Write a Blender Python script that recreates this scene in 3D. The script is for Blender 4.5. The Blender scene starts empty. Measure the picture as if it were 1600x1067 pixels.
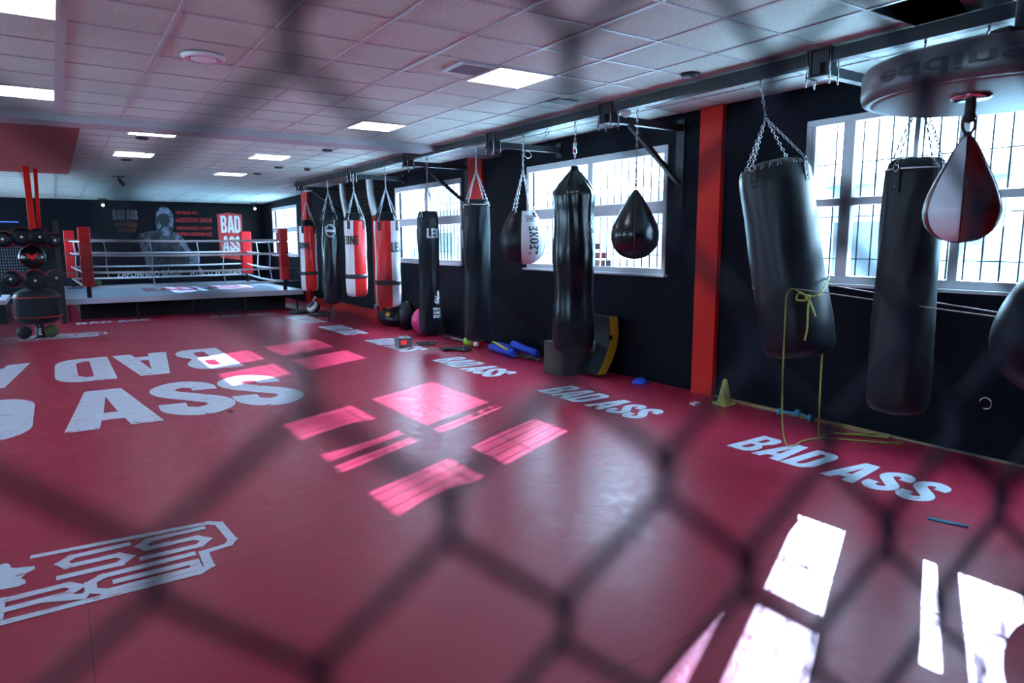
import bpy, bmesh, math, random
from mathutils import Vector, Matrix
random.seed(7)
PI = math.pi
S = bpy.context.scene
COL = S.collection

# ------------------------------------------------------------------ camera
cd = bpy.data.cameras.new('camera'); cam = bpy.data.objects.new('camera', cd); COL.objects.link(cam)
S.camera = cam
cd.sensor_width = 36; cd.lens = 23.85; cd.clip_start = 0.005; cd.clip_end = 200
cr = Vector((0.83007, -0.55765, -0.00335)); cu = Vector((0.08345, 0.11826, 0.98947)); cf = Vector((0.55138, 0.82161, -0.14470))
M = Matrix((cr, cu, -cf)).transposed().to_4x4(); M.translation = Vector((0, 0, 1.718))
cam.matrix_world = M
cd.dof.use_dof = True; cd.dof.focus_distance = 7.0; cd.dof.aperture_fstop = 3.0; cd.dof.aperture_blades = 0

# ------------------------------------------------------------------ light and exposure
vs = S.view_settings
vs.view_transform = 'Standard'; vs.look = 'None'; vs.gamma = 1.0; vs.use_curve_mapping = False
vs.exposure = 0.42
S.cycles.max_bounces = 7; S.cycles.diffuse_bounces = 4; S.cycles.glossy_bounces = 3; S.cycles.transmission_bounces = 6
S.cycles.transparent_max_bounces = 12; S.cycles.sample_clamp_indirect = 6.0; S.cycles.caustics_reflective = False
S.cycles.caustics_refractive = False; S.cycles.use_denoising = True
w = bpy.data.worlds.new('sky'); S.world = w; w.use_nodes = True
bg = w.node_tree.nodes['Background']; bg.inputs[0].default_value = (0.46, 0.72, 1.0, 1); bg.inputs[1].default_value = 24.0
sl = bpy.data.lights.new('sun', 'SUN'); sun = bpy.data.objects.new('sun', sl); COL.objects.link(sun)
sl.energy = 33.0; sl.angle = math.radians(0.40); sl.color = (.52, .62, 1.0)
sun.location = (12, 6, 9)
sun.rotation_euler = Vector((-1.61, -0.76, -1.0)).to_track_quat('-Z', 'Y').to_euler()

# ------------------------------------------------------------------ materials
MATS = {}
def nt(m): return m.node_tree.nodes, m.node_tree.links
def mat(name, col, rough=.5, metal=0., spec=.5, bump=0., bscale=40., var=0., vscale=3., coat=0., coatr=.1, emit=None, estr=0., stretch=(1,1,1), rvar=0.):
    m = bpy.data.materials.new(name); m.use_nodes = True; N, L = nt(m); b = N['Principled BSDF']
    b.inputs['Base Color'].default_value = (*col, 1); b.inputs['Roughness'].default_value = rough
    b.inputs['Metallic'].default_value = metal; b.inputs['Specular IOR Level'].default_value = spec
    b.inputs['Coat Weight'].default_value = coat; b.inputs['Coat Roughness'].default_value = coatr
    if emit: b.inputs['Emission Color'].default_value = (*emit, 1); b.inputs['Emission Strength'].default_value = estr
    tc = N.new('ShaderNodeTexCoord'); mp = N.new('ShaderNodeMapping'); mp.inputs['Scale'].default_value = stretch
    L.new(tc.outputs['Object'], mp.inputs[0])
    n = N.new('ShaderNodeTexNoise'); n.inputs['Scale'].default_value = vscale; n.inputs['Detail'].default_value = 5
    L.new(mp.outputs[0], n.inputs['Vector'])
    mx = N.new('ShaderNodeMix'); mx.data_type = 'RGBA'
    v = max(var, .06)
    mx.inputs['A'].default_value = (*[c*(1-v) for c in col], 1); mx.inputs['B'].default_value = (*[min(1, c*(1+v)) for c in col], 1)
    L.new(n.outputs[0], mx.inputs['Factor']); L.new(mx.outputs['Result'], b.inputs['Base Color'])
    if rvar:
        mr = N.new('ShaderNodeMapRange'); mr.inputs['To Min'].default_value = rough-rvar; mr.inputs['To Max'].default_value = rough+rvar
        mr.inputs['From Min'].default_value = .3; mr.inputs['From Max'].default_value = .7
        L.new(n.outputs[0], mr.inputs[0]); L.new(mr.outputs[0], b.inputs['Roughness'])
    if bump:
        n2 = N.new('ShaderNodeTexNoise'); n2.inputs['Scale'].default_value = bscale; n2.inputs['Detail'].default_value = 3
        L.new(mp.outputs[0], n2.inputs['Vector'])
        bp = N.new('ShaderNodeBump'); bp.inputs['Strength'].default_value = bump; bp.inputs['Distance'].default_value = .01
        L.new(n2.outputs[0], bp.inputs['Height']); L.new(bp.outputs[0], b.inputs['Normal'])
    MATS[name] = m; return m

RED = (.47, .020, .030)
navy = mat('navy_wall', (.0022, .0035, .008), .72, spec=.12, var=.35, vscale=2.5, bump=.25, bscale=60)
backw = mat('back_wall', (.003, .004, .007), .7, spec=.12, var=.3, bump=.1)
redp = mat('red_paint', (.62, .018, .012), .5, spec=.2, var=.15, vscale=2)
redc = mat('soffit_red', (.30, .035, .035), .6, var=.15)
frame_w = mat('window_pvc', (.55, .56, .60), .35, var=.05)
steel = mat('dark_steel', (.020, .022, .026), .42, metal=.3, spec=.35, var=.35, vscale=8, bump=.1, rvar=.12)
galv = mat('galvanised_steel', (.20, .215, .23), .34, metal=.85, var=.4, vscale=14, rvar=.1)
chainm = mat('chain_metal', (.55, .57, .60), .25, metal=1., var=.2, vscale=30)
chrome = mat('chrome', (.75, .76, .78), .18, metal=1.)
vinyl = mat('black_vinyl', (.003, .004, .007), .24, spec=.38, var=.2, bump=.35, bscale=7, stretch=(1, 1, .25))
leather = mat('black_leather', (.005, .007, .011), .36, spec=.27, var=.25, bump=.12, bscale=90)
softblk = mat('soft_black', (.003, .005, .009), .38, spec=.2, var=.25, bump=.12, bscale=30)
greyl = mat('worn_grey_leather', (.009, .011, .015), .46, spec=.25, var=.3, vscale=5, bump=.15, bscale=60)
redv = mat('red_vinyl', (.58, .012, .016), .32, spec=.3, var=.08, bump=.12, bscale=9)
whitev = mat('white_vinyl', (.66, .68, .74), .32, var=.05, bump=.12, bscale=9)
whitep = mat('white_print', (.75, .79, .84), .5)
greyp = mat('grey_print', (.22, .24, .28), .5)
blackp = mat('black_print', (.008, .008, .012), .45)
redprint = mat('red_print', (.55, .025, .022), .5)
orangep = mat('orange_print', (.25, .05, .02), .5)
greenp = mat('green_print', (.03, .22, .10), .5)
rubber = mat('black_rubber', (.012, .013, .015), .6, bump=.1)
wire = mat('fence_wire', (.008, .010, .024), .6, spec=.25, var=.2, vscale=200)
canvas = mat('ring_canvas', (.36, .46, .58), .36, var=.12, vscale=2, bump=.05)
apron = mat('ring_apron', (.50, .55, .66), .5, var=.06)
ropew = mat('ring_rope_white', (.80, .84, .88), .45)
yellow = mat('yellow_vinyl', (.60, .33, .02), .42, var=.1)
cony = mat('cone_yellow', (.75, .72, .18), .5, var=.08)
bluef = mat('blue_foam', (.015, .07, .62), .55, var=.08)
cyanp = mat('cyan_vinyl', (.05, .33, .50), .4)
lime = mat('lime_plastic', (.45, .75, .05), .5)
pinkm = mat('pink_rubber', (.55, .03, .16), .35)
wood = mat('pale_wood', (.30, .20, .10), .55, var=.35, vscale=6, stretch=(12, 1, 12))
boxw = mat('chipboard', (.06, .045, .036), .7, var=.5, vscale=60)
platw = mat('platform_wood', (.15, .105, .09), .42, var=.35, vscale=5, stretch=(1, 9, 1))
platr = mat('platform_rim', (.085, .085, .095), .35, var=.2)
ropeg = mat('rope_green', (.34, .36, .07), .7, bump=.4, bscale=200, var=.5, vscale=140)
ropet = mat('rope_tan', (.32, .30, .26), .7, var=.7, vscale=160)
concrete = mat('outside_ground', (.68, .72, .74), .9, var=.15)
facade = mat('outside_facade', (.42, .62, .66), .9, var=.12, vscale=1.2)
silver = mat('silver_duct', (.55, .57, .58), .35, metal=.7, bump=.5, bscale=30, stretch=(.1, .1, 3))
tbar = mat('ceiling_tbar', (.52, .58, .58), .4)
void = mat('dark_void', (.006, .006, .007), .9)
darkgrille = mat('dark_grille', (.02, .02, .022), .6)
led = mat('blue_led', (.01, .02, .2), .5, emit=(.08, .18, 1.), estr=1.2)
spotl = mat('spot_bulb', (.9, .9, .9), .5, emit=(.9, .95, 1.), estr=6.)
panel = mat('light_diffuser', (.9, .9, .9), .5, emit=(.82, .90, 1.), estr=9.0)
camo = mat('camo_cloth', (.05, .06, .02), .8, var=.8, vscale=25)

# glass: thin pane
glass = bpy.data.materials.new('window_glass'); glass.use_nodes = True; N, L = nt(glass); N.clear()
o = N.new('ShaderNodeOutputMaterial'); mx = N.new('ShaderNodeMixShader'); tr = N.new('ShaderNodeBsdfTransparent'); gl = N.new('ShaderNodeBsdfGlossy')
tr.inputs[0].default_value = (.93, .97, .97, 1); gl.inputs['Roughness'].default_value = .02; mx.inputs[0].default_value = .05
L.new(tr.outputs[0], mx.inputs[1]); L.new(gl.outputs[0], mx.inputs[2]); L.new(mx.outputs[0], o.inputs[0])

# floor mat: red vinyl with fine brushed grain, scuffs and mat seams
fm = bpy.data.materials.new('red_mat_floor'); fm.use_nodes = True; N, L = nt(fm); b = N['Principled BSDF']
tc = N.new('ShaderNodeTexCoord')
n1 = N.new('ShaderNodeTexNoise'); n1.inputs['Scale'].default_value = .9; n1.inputs['Detail'].default_value = 8; L.new(tc.outputs['Object'], n1.inputs['Vector'])
mxc = N.new('ShaderNodeMix'); mxc.data_type = 'RGBA'; mxc.inputs['A'].default_value = (.31, .015, .041, 1); mxc.inputs['B'].default_value = (.37, .020, .051, 1)
L.new(n1.outputs[0], mxc.inputs['Factor'])
br = N.new('ShaderNodeTexBrick'); br.inputs['Scale'].default_value = 1.; br.inputs['Brick Width'].default_value = 6.1; br.inputs['Row Height'].default_value = 1.87
br.inputs['Mortar Size'].default_value = .0022; br.inputs['Mortar Smooth'].default_value = .4; br.inputs['Color1'].default_value = br.inputs['Color2'].default_value = (1, 1, 1, 1); br.inputs['Mortar'].default_value = (.25, .2, .2, 1)
L.new(tc.outputs['Object'], br.inputs['Vector'])
mul = N.new('ShaderNodeMix'); mul.data_type = 'RGBA'; mul.blend_type = 'MULTIPLY'; mul.inputs['Factor'].default_value = 1
L.new(mxc.outputs['Result'], mul.inputs['A']); L.new(br.outputs['Color'], mul.inputs['B']); L.new(mul.outputs['Result'], b.inputs['Base Color'])
mp = N.new('ShaderNodeMapping'); mp.inputs['Scale'].default_value = (3, 60, 1); L.new(tc.outputs['Object'], mp.inputs[0])
n2 = N.new('ShaderNodeTexNoise'); n2.inputs['Scale'].default_value = 5; n2.inputs['Detail'].default_value = 4; L.new(mp.outputs[0], n2.inputs['Vector'])
n3 = N.new('ShaderNodeTexNoise'); n3.inputs['Scale'].default_value = 6; n3.inputs['Detail'].default_value = 6; n3.inputs['Distortion'].default_value = 1.5; L.new(tc.outputs['Object'], n3.inputs['Vector'])
mr = N.new('ShaderNodeMapRange'); mr.inputs['From Min'].default_value = .3; mr.inputs['From Max'].default_value = .7; mr.inputs['To Min'].default_value = .30; mr.inputs['To Max'].default_value = .40
L.new(n3.outputs[0], mr.inputs[0]); L.new(mr.outputs[0], b.inputs['Roughness'])
bp = N.new('ShaderNodeBump'); bp.inputs['Strength'].default_value = .12; bp.inputs['Distance'].default_value = .003; L.new(n2.outputs[0], bp.inputs['Height'])
bp2 = N.new('ShaderNodeBump'); bp2.inputs['Strength'].default_value = .10; bp2.inputs['Distance'].default_value = .02; L.new(n3.outputs[0], bp2.inputs['Height']); L.new(bp.outputs[0], bp2.inputs['Normal'])
L.new(bp2.outputs[0], b.inputs['Normal']); b.inputs['Specular IOR Level'].default_value = .20

def worn(name, base, under, thr, sc, rough=.38):
    """printed lettering worn through to the mat below it"""
    m = bpy.data.materials.new(name); m.use_nodes = True; N, L = nt(m); b = N['Principled BSDF']
    tc = N.new('ShaderNodeTexCoord'); mp = N.new('ShaderNodeMapping'); mp.inputs['Scale'].default_value = (1, 2.5, 1); L.new(tc.outputs['Object'], mp.inputs[0])
    a = N.new('ShaderNodeTexNoise'); a.inputs['Scale'].default_value = sc; a.inputs['Detail'].default_value = 12; a.inputs['Roughness'].default_value = .75; L.new(mp.outputs[0], a.inputs['Vector'])
    r = N.new('ShaderNodeMapRange'); r.inputs['From Min'].default_value = thr; r.inputs['From Max'].default_value = thr+.09; L.new(a.outputs[0], r.inputs[0])
    mx = N.new('ShaderNodeMix'); mx.data_type = 'RGBA'; mx.inputs['A'].default_value = (*base, 1); mx.inputs['B'].default_value = (*under, 1)
    L.new(r.outputs[0], mx.inputs['Factor']); L.new(mx.outputs['Result'], b.inputs['Base Color'])
    b.inputs['Roughness'].default_value = rough; MATS[name] = m; return m
worn1 = worn('worn_lettering', (.54, .58, .68), (.38, .15, .26), .55, 5)
worn2 = worn('worn_lettering_small', (.54, .62, .72), (.36, .08, .15), .56, 9)

# ceiling tile
cm = bpy.data.materials.new('mineral_tile'); cm.use_nodes = True; N, L = nt(cm); b = N['Principled BSDF']
tc = N.new('ShaderNodeTexCoord'); vo = N.new('ShaderNodeTexNoise'); vo.inputs['Scale'].default_value = 75; vo.inputs['Detail'].default_value = 3; L.new(tc.outputs['Object'], vo.inputs['Vector'])
r = N.new('ShaderNodeMapRange'); r.inputs['From Min'].default_value = .56; r.inputs['From Max'].default_value = .68; L.new(vo.outputs[0], r.inputs[0])
mx = N.new('ShaderNodeMix'); mx.data_type = 'RGBA'; mx.inputs['A'].default_value = (.72, .93, .80, 1); mx.inputs['B'].default_value = (.42, .52, .50, 1); L.new(r.outputs[0], mx.inputs['Factor'])
ns = N.new('ShaderNodeTexNoise'); ns.inputs['Scale'].default_value = .8; ns.inputs['Detail'].default_value = 5; L.new(tc.outputs['Object'], ns.inputs['Vector'])
r2 = N.new('ShaderNodeMapRange'); r2.inputs['From Min'].default_value = .3; r2.inputs['From Max'].default_value = .75; r2.inputs['To Min'].default_value = 1.; r2.inputs['To Max'].default_value = .8; L.new(ns.outputs[0], r2.inputs[0])
mm = N.new('ShaderNodeMix'); mm.data_type = 'RGBA'; mm.blend_type = 'MULTIPLY'; mm.inputs['Factor'].default_value = 1; L.new(mx.outputs['Result'], mm.inputs['A']); L.new(r2.outputs[0], mm.inputs['B'])
L.new(mm.outputs['Result'], b.inputs['Base Color']); b.inputs['Roughness'].default_value = .85
bp = N.new('ShaderNodeBump'); bp.inputs['Strength'].default_value = .4; bp.inputs['Distance'].default_value = .003; L.new(vo.outputs[0], bp.inputs['Height']); L.new(bp.outputs[0], b.inputs['Normal'])

# ------------------------------------------------------------------ mesh building
class MB:
    def __init__(s): s.v = []; s.f = []; s.m = []; s.s = []
    def add(s, vs_, fs, mi=0, smooth=False):
        o = len(s.v); s.v += [tuple(p) for p in vs_]
        for f in fs: s.f.append(tuple(i+o for i in f)); s.m.append(mi); s.s.append(smooth)
        return s
    def box(s, a, b_, mi=0):
        (x0, y0, z0), (x1, y1, z1) = a, b_
        x0, x1 = sorted((x0, x1)); y0, y1 = sorted((y0, y1)); z0, z1 = sorted((z0, z1))
        v = [(x0,y0,z0),(x1,y0,z0),(x1,y1,z0),(x0,y1,z0),(x0,y0,z1),(x1,y0,z1),(x1,y1,z1),(x0,y1,z1)]
        return s.add(v, [(0,3,2,1),(4,5,6,7),(0,1,5,4),(1,2,6,5),(2,3,7,6),(3,0,4,7)], mi)
    def bar(s, p, q, w_, h_, mi=0, up=(0, 0, 1)):
        p = Vector(p); q = Vector(q); d = (q-p).normalized(); u = Vector(up)
        if abs(d.dot(u)) > .98: u = Vector((1, 0, 0))
        r_ = d.cross(u).normalized(); u = r_.cross(d)
        v = [pt + r_*(a*w_/2) + u*(b_*h_/2) for pt in (p, q) for a, b_ in ((-1,-1),(1,-1),(1,1),(-1,1))]
        return s.add(v, [(0,1,2,3),(7,6,5,4),(0,4,5,1),(1,5,6,2),(2,6,7,3),(3,7,4,0)], mi)
    def tube(s, pts, r_, n=8, mi=0, closed=False, caps=True, flat=1.):
        pts = [Vector(p) for p in pts]; K = len(pts); ring = []
        up = None
        for i in range(K):
            a = pts[(i-1) % K] if (closed or i > 0) else pts[i]; c = pts[(i+1) % K] if (closed or i < K-1) else pts[i]
            d = (c-a).normalized() if (c-a).length > 1e-9 else Vector((0, 0, 1))
            if up is None:
                up = Vector((0, 0, 1)) if abs(d.z) < .9 else Vector((1, 0, 0))
            x = d.cross(up)
            if x.length < 1e-6: x = d.orthogonal()
            x.normalize(); up = x.cross(d).normalized()
            rr = r_[i] if isinstance(r_, (list, tuple)) else r_
            ring.append([pts[i] + x*(rr*math.cos(2*PI*k/n)) + up*(rr*flat*math.sin(2*PI*k/n)) for k in range(n)])
        v = [p for rg in ring for p in rg]; f = []
        for i in range(K if closed else K-1):
            j = (i+1) % K
            for k in range(n): f.append((i*n+k, i*n+(k+1) % n, j*n+(k+1) % n, j*n+k))
        if caps and not closed: f.append(tuple(range(n))[::-1]); f.append(tuple((K-1)*n+k for k in range(n)))
        return s.add(v, f, mi, True)
    def lathe(s, prof, c=(0, 0, 0), n=48, mi=0, mfun=None, smooth=True, wob=None, axis=None):
        v = []; f = []; ms = []
        for (r_, z) in prof:
            for k in range(n):
                a = 2*PI*k/n; rr = r_ + (wob(a, z) if wob else 0)
                v.append(Vector((rr*math.cos(a), rr*math.sin(a), z)))
        K = len(prof)
        for i in range(K-1):
            for k in range(n): f.append((i*n+k, i*n+(k+1) % n, (i+1)*n+(k+1) % n, (i+1)*n+k)); ms.append((2*PI*(k+.5)/n, (prof[i][1]+prof[i+1][1])/2))
        if axis is not None:
            q = Vector((0, 0, 1)).rotation_difference(Vector(axis)); v = [q @ p for p in v]
        v = [p + Vector(c) for p in v]
        o = len(s.v); s.v += [tuple(p) for p in v]
        for fi, (a, z) in zip(f, ms):
            s.f.append(tuple(i+o for i in fi)); s.m.append(mfun(a, z) if mfun else mi); s.s.append(smooth)
        if prof[0][0] > 1e-4: s.f.append(tuple(o+k for k in range(n))[::-1]); s.m.append(s.m[o and -1] if not mfun else 0); s.m[-1] = mi; s.s.append(False)
        if prof[-1][0] > 1e-4: s.f.append(tuple(o+(K-1)*n+k for k in range(n))); s.m.append(mi); s.s.append(False)
        return s
    def cyl(s, p, q, r_, n=24, mi=0, r2=None):
        p = Vector(p); q = Vector(q); L_ = (q-p).length
        return s.lathe([(r_, 0), (r2 if r2 is not None else r_, L_)], p, n, mi, axis=(q-p).normalized())
    def sphere(s, c, r_, n=24, mi=0, sc=(1, 1, 1)):
        m = n//2; o = len(s.v)
        for i in range(m+1):
            t = PI*i/m
            for k in range(n):
                a = 2*PI*k/n; s.v.append((c[0]+r_*sc[0]*math.sin(t)*math.cos(a), c[1]+r_*sc[1]*math.sin(t)*math.sin(a), c[2]-r_*sc[2]*math.cos(t)))
        for i in range(m):
            for k in range(n): s.f.append((o+i*n+k, o+i*n+(k+1) % n, o+(i+1)*n+(k+1) % n, o+(i+1)*n+k)); s.m.append(mi); s.s.append(True)
        return s
    def prism(s, poly, z0, z1, fn=None, mi=0):
        n = len(poly); fn = fn or (lambda x, y, z: (x, y, z))
        v = [fn(x, y, z0) for x, y in poly] + [fn(x, y, z1) for x, y in poly]
        return s.add(v, [tuple(range(n))[::-1], tuple(range(n, 2*n))] + [(i, (i+1) % n, n+(i+1) % n, n+i) for i in range(n)], mi)
    def build(s, name, mats, parent=None, loc=None, bevel=0, weld=False):
        me = bpy.data.meshes.new(name); me.from_pydata(s.v, [], s.f)
        if not isinstance(mats, (list, tuple)): mats = [mats]
        for m in mats: me.materials.append(m)
        me.polygons.foreach_set('material_index', s.m); me.polygons.foreach_set('use_smooth', s.s)
        bm = bmesh.new(); bm.from_mesh(me)
        if weld: bmesh.ops.remove_doubles(bm, verts=bm.verts, dist=1e-5)
        bmesh.ops.recalc_face_normals(bm, faces=bm.faces); bm.to_mesh(me); bm.free()
        me.update()
        ob = bpy.data.objects.new(name, me); COL.objects.link(ob)
        if loc: ob.location = loc
        if parent: ob.parent = parent
        if bevel:
            md = ob.modifiers.new('bevel', 'BEVEL'); md.width = bevel; md.segments = 2; md.limit_method = 'ANGLE'
        return ob

def tag(o, label=None, cat=None, group=None, kind=None):
    if label: o['label'] = label
    if cat: o['category'] = cat
    if group: o['group'] = group
    if kind: o['kind'] = kind
    return o
def thing(name, label, cat, loc=(0, 0, 0), group=None):
    o = bpy.data.objects.new(name, None); COL.objects.link(o); o.location = loc; o.empty_display_size = .1
    return tag(o, label, cat, group)
def copy_tree(o, parent=None):
    c = o.copy(); COL.objects.link(c); c.parent = parent
    for ch in o.children: copy_tree(ch, c)
    return c

# ---- lettering: flat letters extruded a hair, mapped by fn(x, y, z) -> world (or local) point
def text_mesh(txt, mono=False, off=.0, cell=0):
    cu_ = bpy.data.curves.new('t', 'FONT'); cu_.body = txt; cu_.offset = off; cu_.resolution_u = 3; cu_.size = 1.; cu_.fill_mode = 'BOTH'
    ob = bpy.data.objects.new('t', cu_); COL.objects.link(ob)
    bpy.context.view_layer.update()
    me = bpy.data.meshes.new_from_object(ob.evaluated_get(bpy.context.evaluated_depsgraph_get()))
    vs_ = [tuple(v.co) for v in me.vertices]; fs = [tuple(p.vertices) for p in me.polygons]
    bpy.data.objects.remove(ob); bpy.data.meshes.remove(me)
    if not vs_: return vs_, fs
    x0 = min(v[0] for v in vs_); x1 = max(v[0] for v in vs_); y0 = min(v[1] for v in vs_); y1 = max(v[1] for v in vs_)
    vs_ = [((v[0]-x0)/(x1-x0), (v[1]-y0)/(y1-y0)) for v in vs_]        # unit box
    return vs_, fs
def put_text(mb, txt, fn, off=.02, mi=0):
    v, f = text_mesh(txt, off=off)
    mb.add([fn(x, y) for x, y in v], f, mi)

def arc(cx, cy, rx, ry, a0, a1, n=7): return [(cx+rx*math.cos(math.radians(a0+(a1-a0)*i/n)), cy+ry*math.sin(math.radians(a0+(a1-a0)*i/n))) for i in range(n+1)]
GL = {  # heavy condensed capitals: width, outer outline, holes
 'B': (.56, [(0,0),(.30,0)]+arc(.34,.24,.21,.24,-90,60)+[(.43,.50)]+arc(.34,.76,.195,.24,-45,90)+[(.30,1),(0,1)], [[(.20,.16),(.30,.17),(.34,.22),(.34,.38),(.30,.43),(.20,.43)],[(.20,.59),(.29,.59),(.325,.63),(.325,.79),(.29,.84),(.20,.84)]]),
 'D': (.56, [(0,0),(.30,0)]+arc(.31,.25,.24,.25,-90,0)+arc(.31,.75,.24,.25,0,90)+[(0,1)], [[(.20,.16),(.28,.16),(.34,.24),(.34,.76),(.28,.84),(.20,.84)]]),
 'A': (.62, [(0,0),(.21,0),(.235,.17),(.385,.17),(.41,0),(.62,0),(.45,1),(.17,1)], [[(.262,.34),(.358,.34),(.31,.78)]]),
 'E': (.44, [(0,0),(.44,0),(.44,.18),(.2,.18),(.2,.42),(.4,.42),(.4,.59),(.2,.59),(.2,.83),(.44,.83),(.44,1),(0,1)], []),
 'L': (.42, [(0,0),(.42,0),(.42,.18),(.2,.18),(.2,1),(0,1)], []),
 'N': (.54, [(0,0),(.19,0),(.19,.55),(.35,0),(.54,0),(.54,1),(.35,1),(.35,.47),(.19,1),(0,1)], []),
 'O': (.54, arc(.27,.26,.27,.26,180,360,10)+arc(.27,.74,.27,.26,0,180,10), [arc(.27,.26,.075,.10,180,360,6)+arc(.27,.74,.075,.10,0,180,6)]),
 'T': (.46, [(.13,0),(.33,0),(.33,.82),(.46,.82),(.46,1),(0,1),(0,.82),(.13,.82)], []),
}
def strokes(path, w_):
    """strip along a spline: quads"""
    P = [Vector(p) for p in path]; out = []
    pts = []
    for i in range(len(P)-1):
        a = P[max(i-1, 0)]; b_ = P[i]; c = P[i+1]; d = P[min(i+2, len(P)-1)]
        for k in range(5):
            t = k/5; pts.append(.5*((2*b_) + (c-a)*t + (2*a-5*b_+4*c-d)*t*t + (3*b_-a-3*c+d)*t**3))
    pts.append(P[-1]); L_ = []; R_ = []
    for i, p in enumerate(pts):
        d = (pts[min(i+1, len(pts)-1)] - pts[max(i-1, 0)]).normalized(); nn = Vector((-d.y, d.x))
        L_.append(p+nn*w_/2); R_.append(p-nn*w_/2)
    v = [tuple(q) for pr in zip(L_, R_) for q in pr]
    f = [(2*i, 2*i+1, 2*i+3, 2*i+2) for i in range(len(pts)-1)]
    return v, f
SP = [(.425,.66),(.42,.80),(.27,.895),(.115,.80),(.12,.66),(.27,.50),(.43,.34),(.435,.20),(.27,.105),(.11,.20),(.105,.36)]
_gc = {}
def glyph(ch):
    if ch in _gc: return _gc[ch]
    if ch == 'S':
        v, f = strokes(SP, .20); _gc[ch] = (.54, v, f); return _gc[ch]
    wd, outer, holes = GL[ch]
    cu_ = bpy.data.curves.new('g', 'CURVE'); cu_.dimensions = '2D'; cu_.fill_mode = 'BOTH'
    for loop in [outer]+holes:
        sp = cu_.splines.new('POLY'); sp.points.add(len(loop)-1); sp.use_cyclic_u = True
        for p, q in zip(sp.points, loop): p.co = (q[0], q[1], 0, 1)
    ob = bpy.data.objects.new('g', cu_); COL.objects.link(ob); bpy.context.view_layer.update()
    me = bpy.data.meshes.new_from_object(ob.evaluated_get(bpy.context.evaluated_depsgraph_get()))
    v = [tuple(p.co)[:2] for p in me.vertices]; f = [tuple(p.vertices) for p in me.polygons]
    bpy.data.objects.remove(ob); bpy.data.meshes.remove(me); _gc[ch] = (wd, v, f); return _gc[ch]
def put_heavy(mb, txt, fn, gap=.05, space=.22, mi=0, fit=True):
    """heavy capitals mapped from a unit box"""
    items = []; x = 0
    for ch in txt:
        if ch == ' ': x += space; continue
        wd, v, f = glyph(ch); items.append((x, v, f)); x += wd+gap
    W = x-gap if fit else 1
    for x0, v, f in items: mb.add([fn((x0+a)/W, b_) for a, b_ in v], f, mi)

# ------------------------------------------------------------------ room shell
W = 6.06; H = 3.152; YB = 24.2; YF = -3.0; XL = -5.0
T0 = 1.984; R0 = 4.313      # ceiling grid origin
def struct(mb, name, m, **k): o = mb.build(name, m, **k); o['kind'] = 'structure'; return o
floor = struct(MB().box((XL-.2, YF-.2, -.12), (W+.05, YB+.2, 0)), 'floor', fm)
wins = [(1.05, 3.97, [1.75, 2.60, 3.53], 'w3'), (5.74, 8.60, [7.13], 'w2'), (10.6, 13.4, [11.95], 'w1'), (20.35, 23.05, [21.7], 'w0')]
ZB, ZT = 1.33, 2.84
mb = MB(); y = YF
for y0, y1, _, _ in wins:
    mb.box((W, y, 0), (W+.14, y0, H+.4)); mb.box((W, y0, 0), (W+.14, y1, ZB)); mb.box((W, y0, ZT), (W+.14, y1, H+.4)); y = y1
mb.box((W, y, 0), (W+.14, YB, H+.4))
struct(mb, 'wall_right', navy)
struct(MB().box((XL-.2, YB, 0), (W+.2, YB+.2, H+.4)), 'wall_back', backw)
mb = MB(); y = YF-.2
ADDED_WINS = [(-1.0, 1.6), (5.0, 7.6), (11.0, 13.6), (17.5, 22.0)]  # unseen windows added on the left wall to bring light from that side
for y0, y1 in ADDED_WINS:
    zb_ = 1.0 if y0 > 17 else 1.95
    mb.box((XL-.2, y, 0), (XL, y0, H+.4)); mb.box((XL-.2, y0, 0), (XL, y1, zb_)); mb.box((XL-.2, y0, 2.9), (XL, y1, H+.4)); y = y1
mb.box((XL-.2, y, 0), (XL, YB, H+.4)); struct(mb, 'wall_left', backw)
for k, (y0, y1) in enumerate(ADDED_WINS):  # frames and panes of the added windows, sized for the light they let in
    t = bpy.data.objects.new('window_%d' % (k+5), None); COL.objects.link(t); zb_ = 1.0 if y0 > 17 else 1.95; hh = 2.9-zb_; t.location = (XL-.1, (y0+y1)/2, zb_); t['kind'] = 'structure'
    h_ = (y1-y0)/2; mb = MB()
    for a, b_ in (((-.04, -h_, 0), (.04, h_, .07)), ((-.04, -h_, hh-.07), (.04, h_, hh)), ((-.04, -h_, .07), (.04, -h_+.06, hh-.07)), ((-.04, h_-.06, .07), (.04, h_, hh-.07)), ((-.04, -.04, .07), (.04, .04, hh-.07))): mb.box(a, b_)
    mb.build('window_frame', frame_w, t)
    for a, b_ in ((-h_+.06, -.04), (.04, h_-.06)): mb = MB(); mb.add([(0, a, .07), (0, b_, .07), (0, b_, hh-.07), (0, a, hh-.07)], [(0, 1, 2, 3)]); mb.build('pane', glass, t)
struct(MB().box((XL-.2, YF-.2, 0), (W+.2, YF, H+.4)), 'wall_front', backw)
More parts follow.
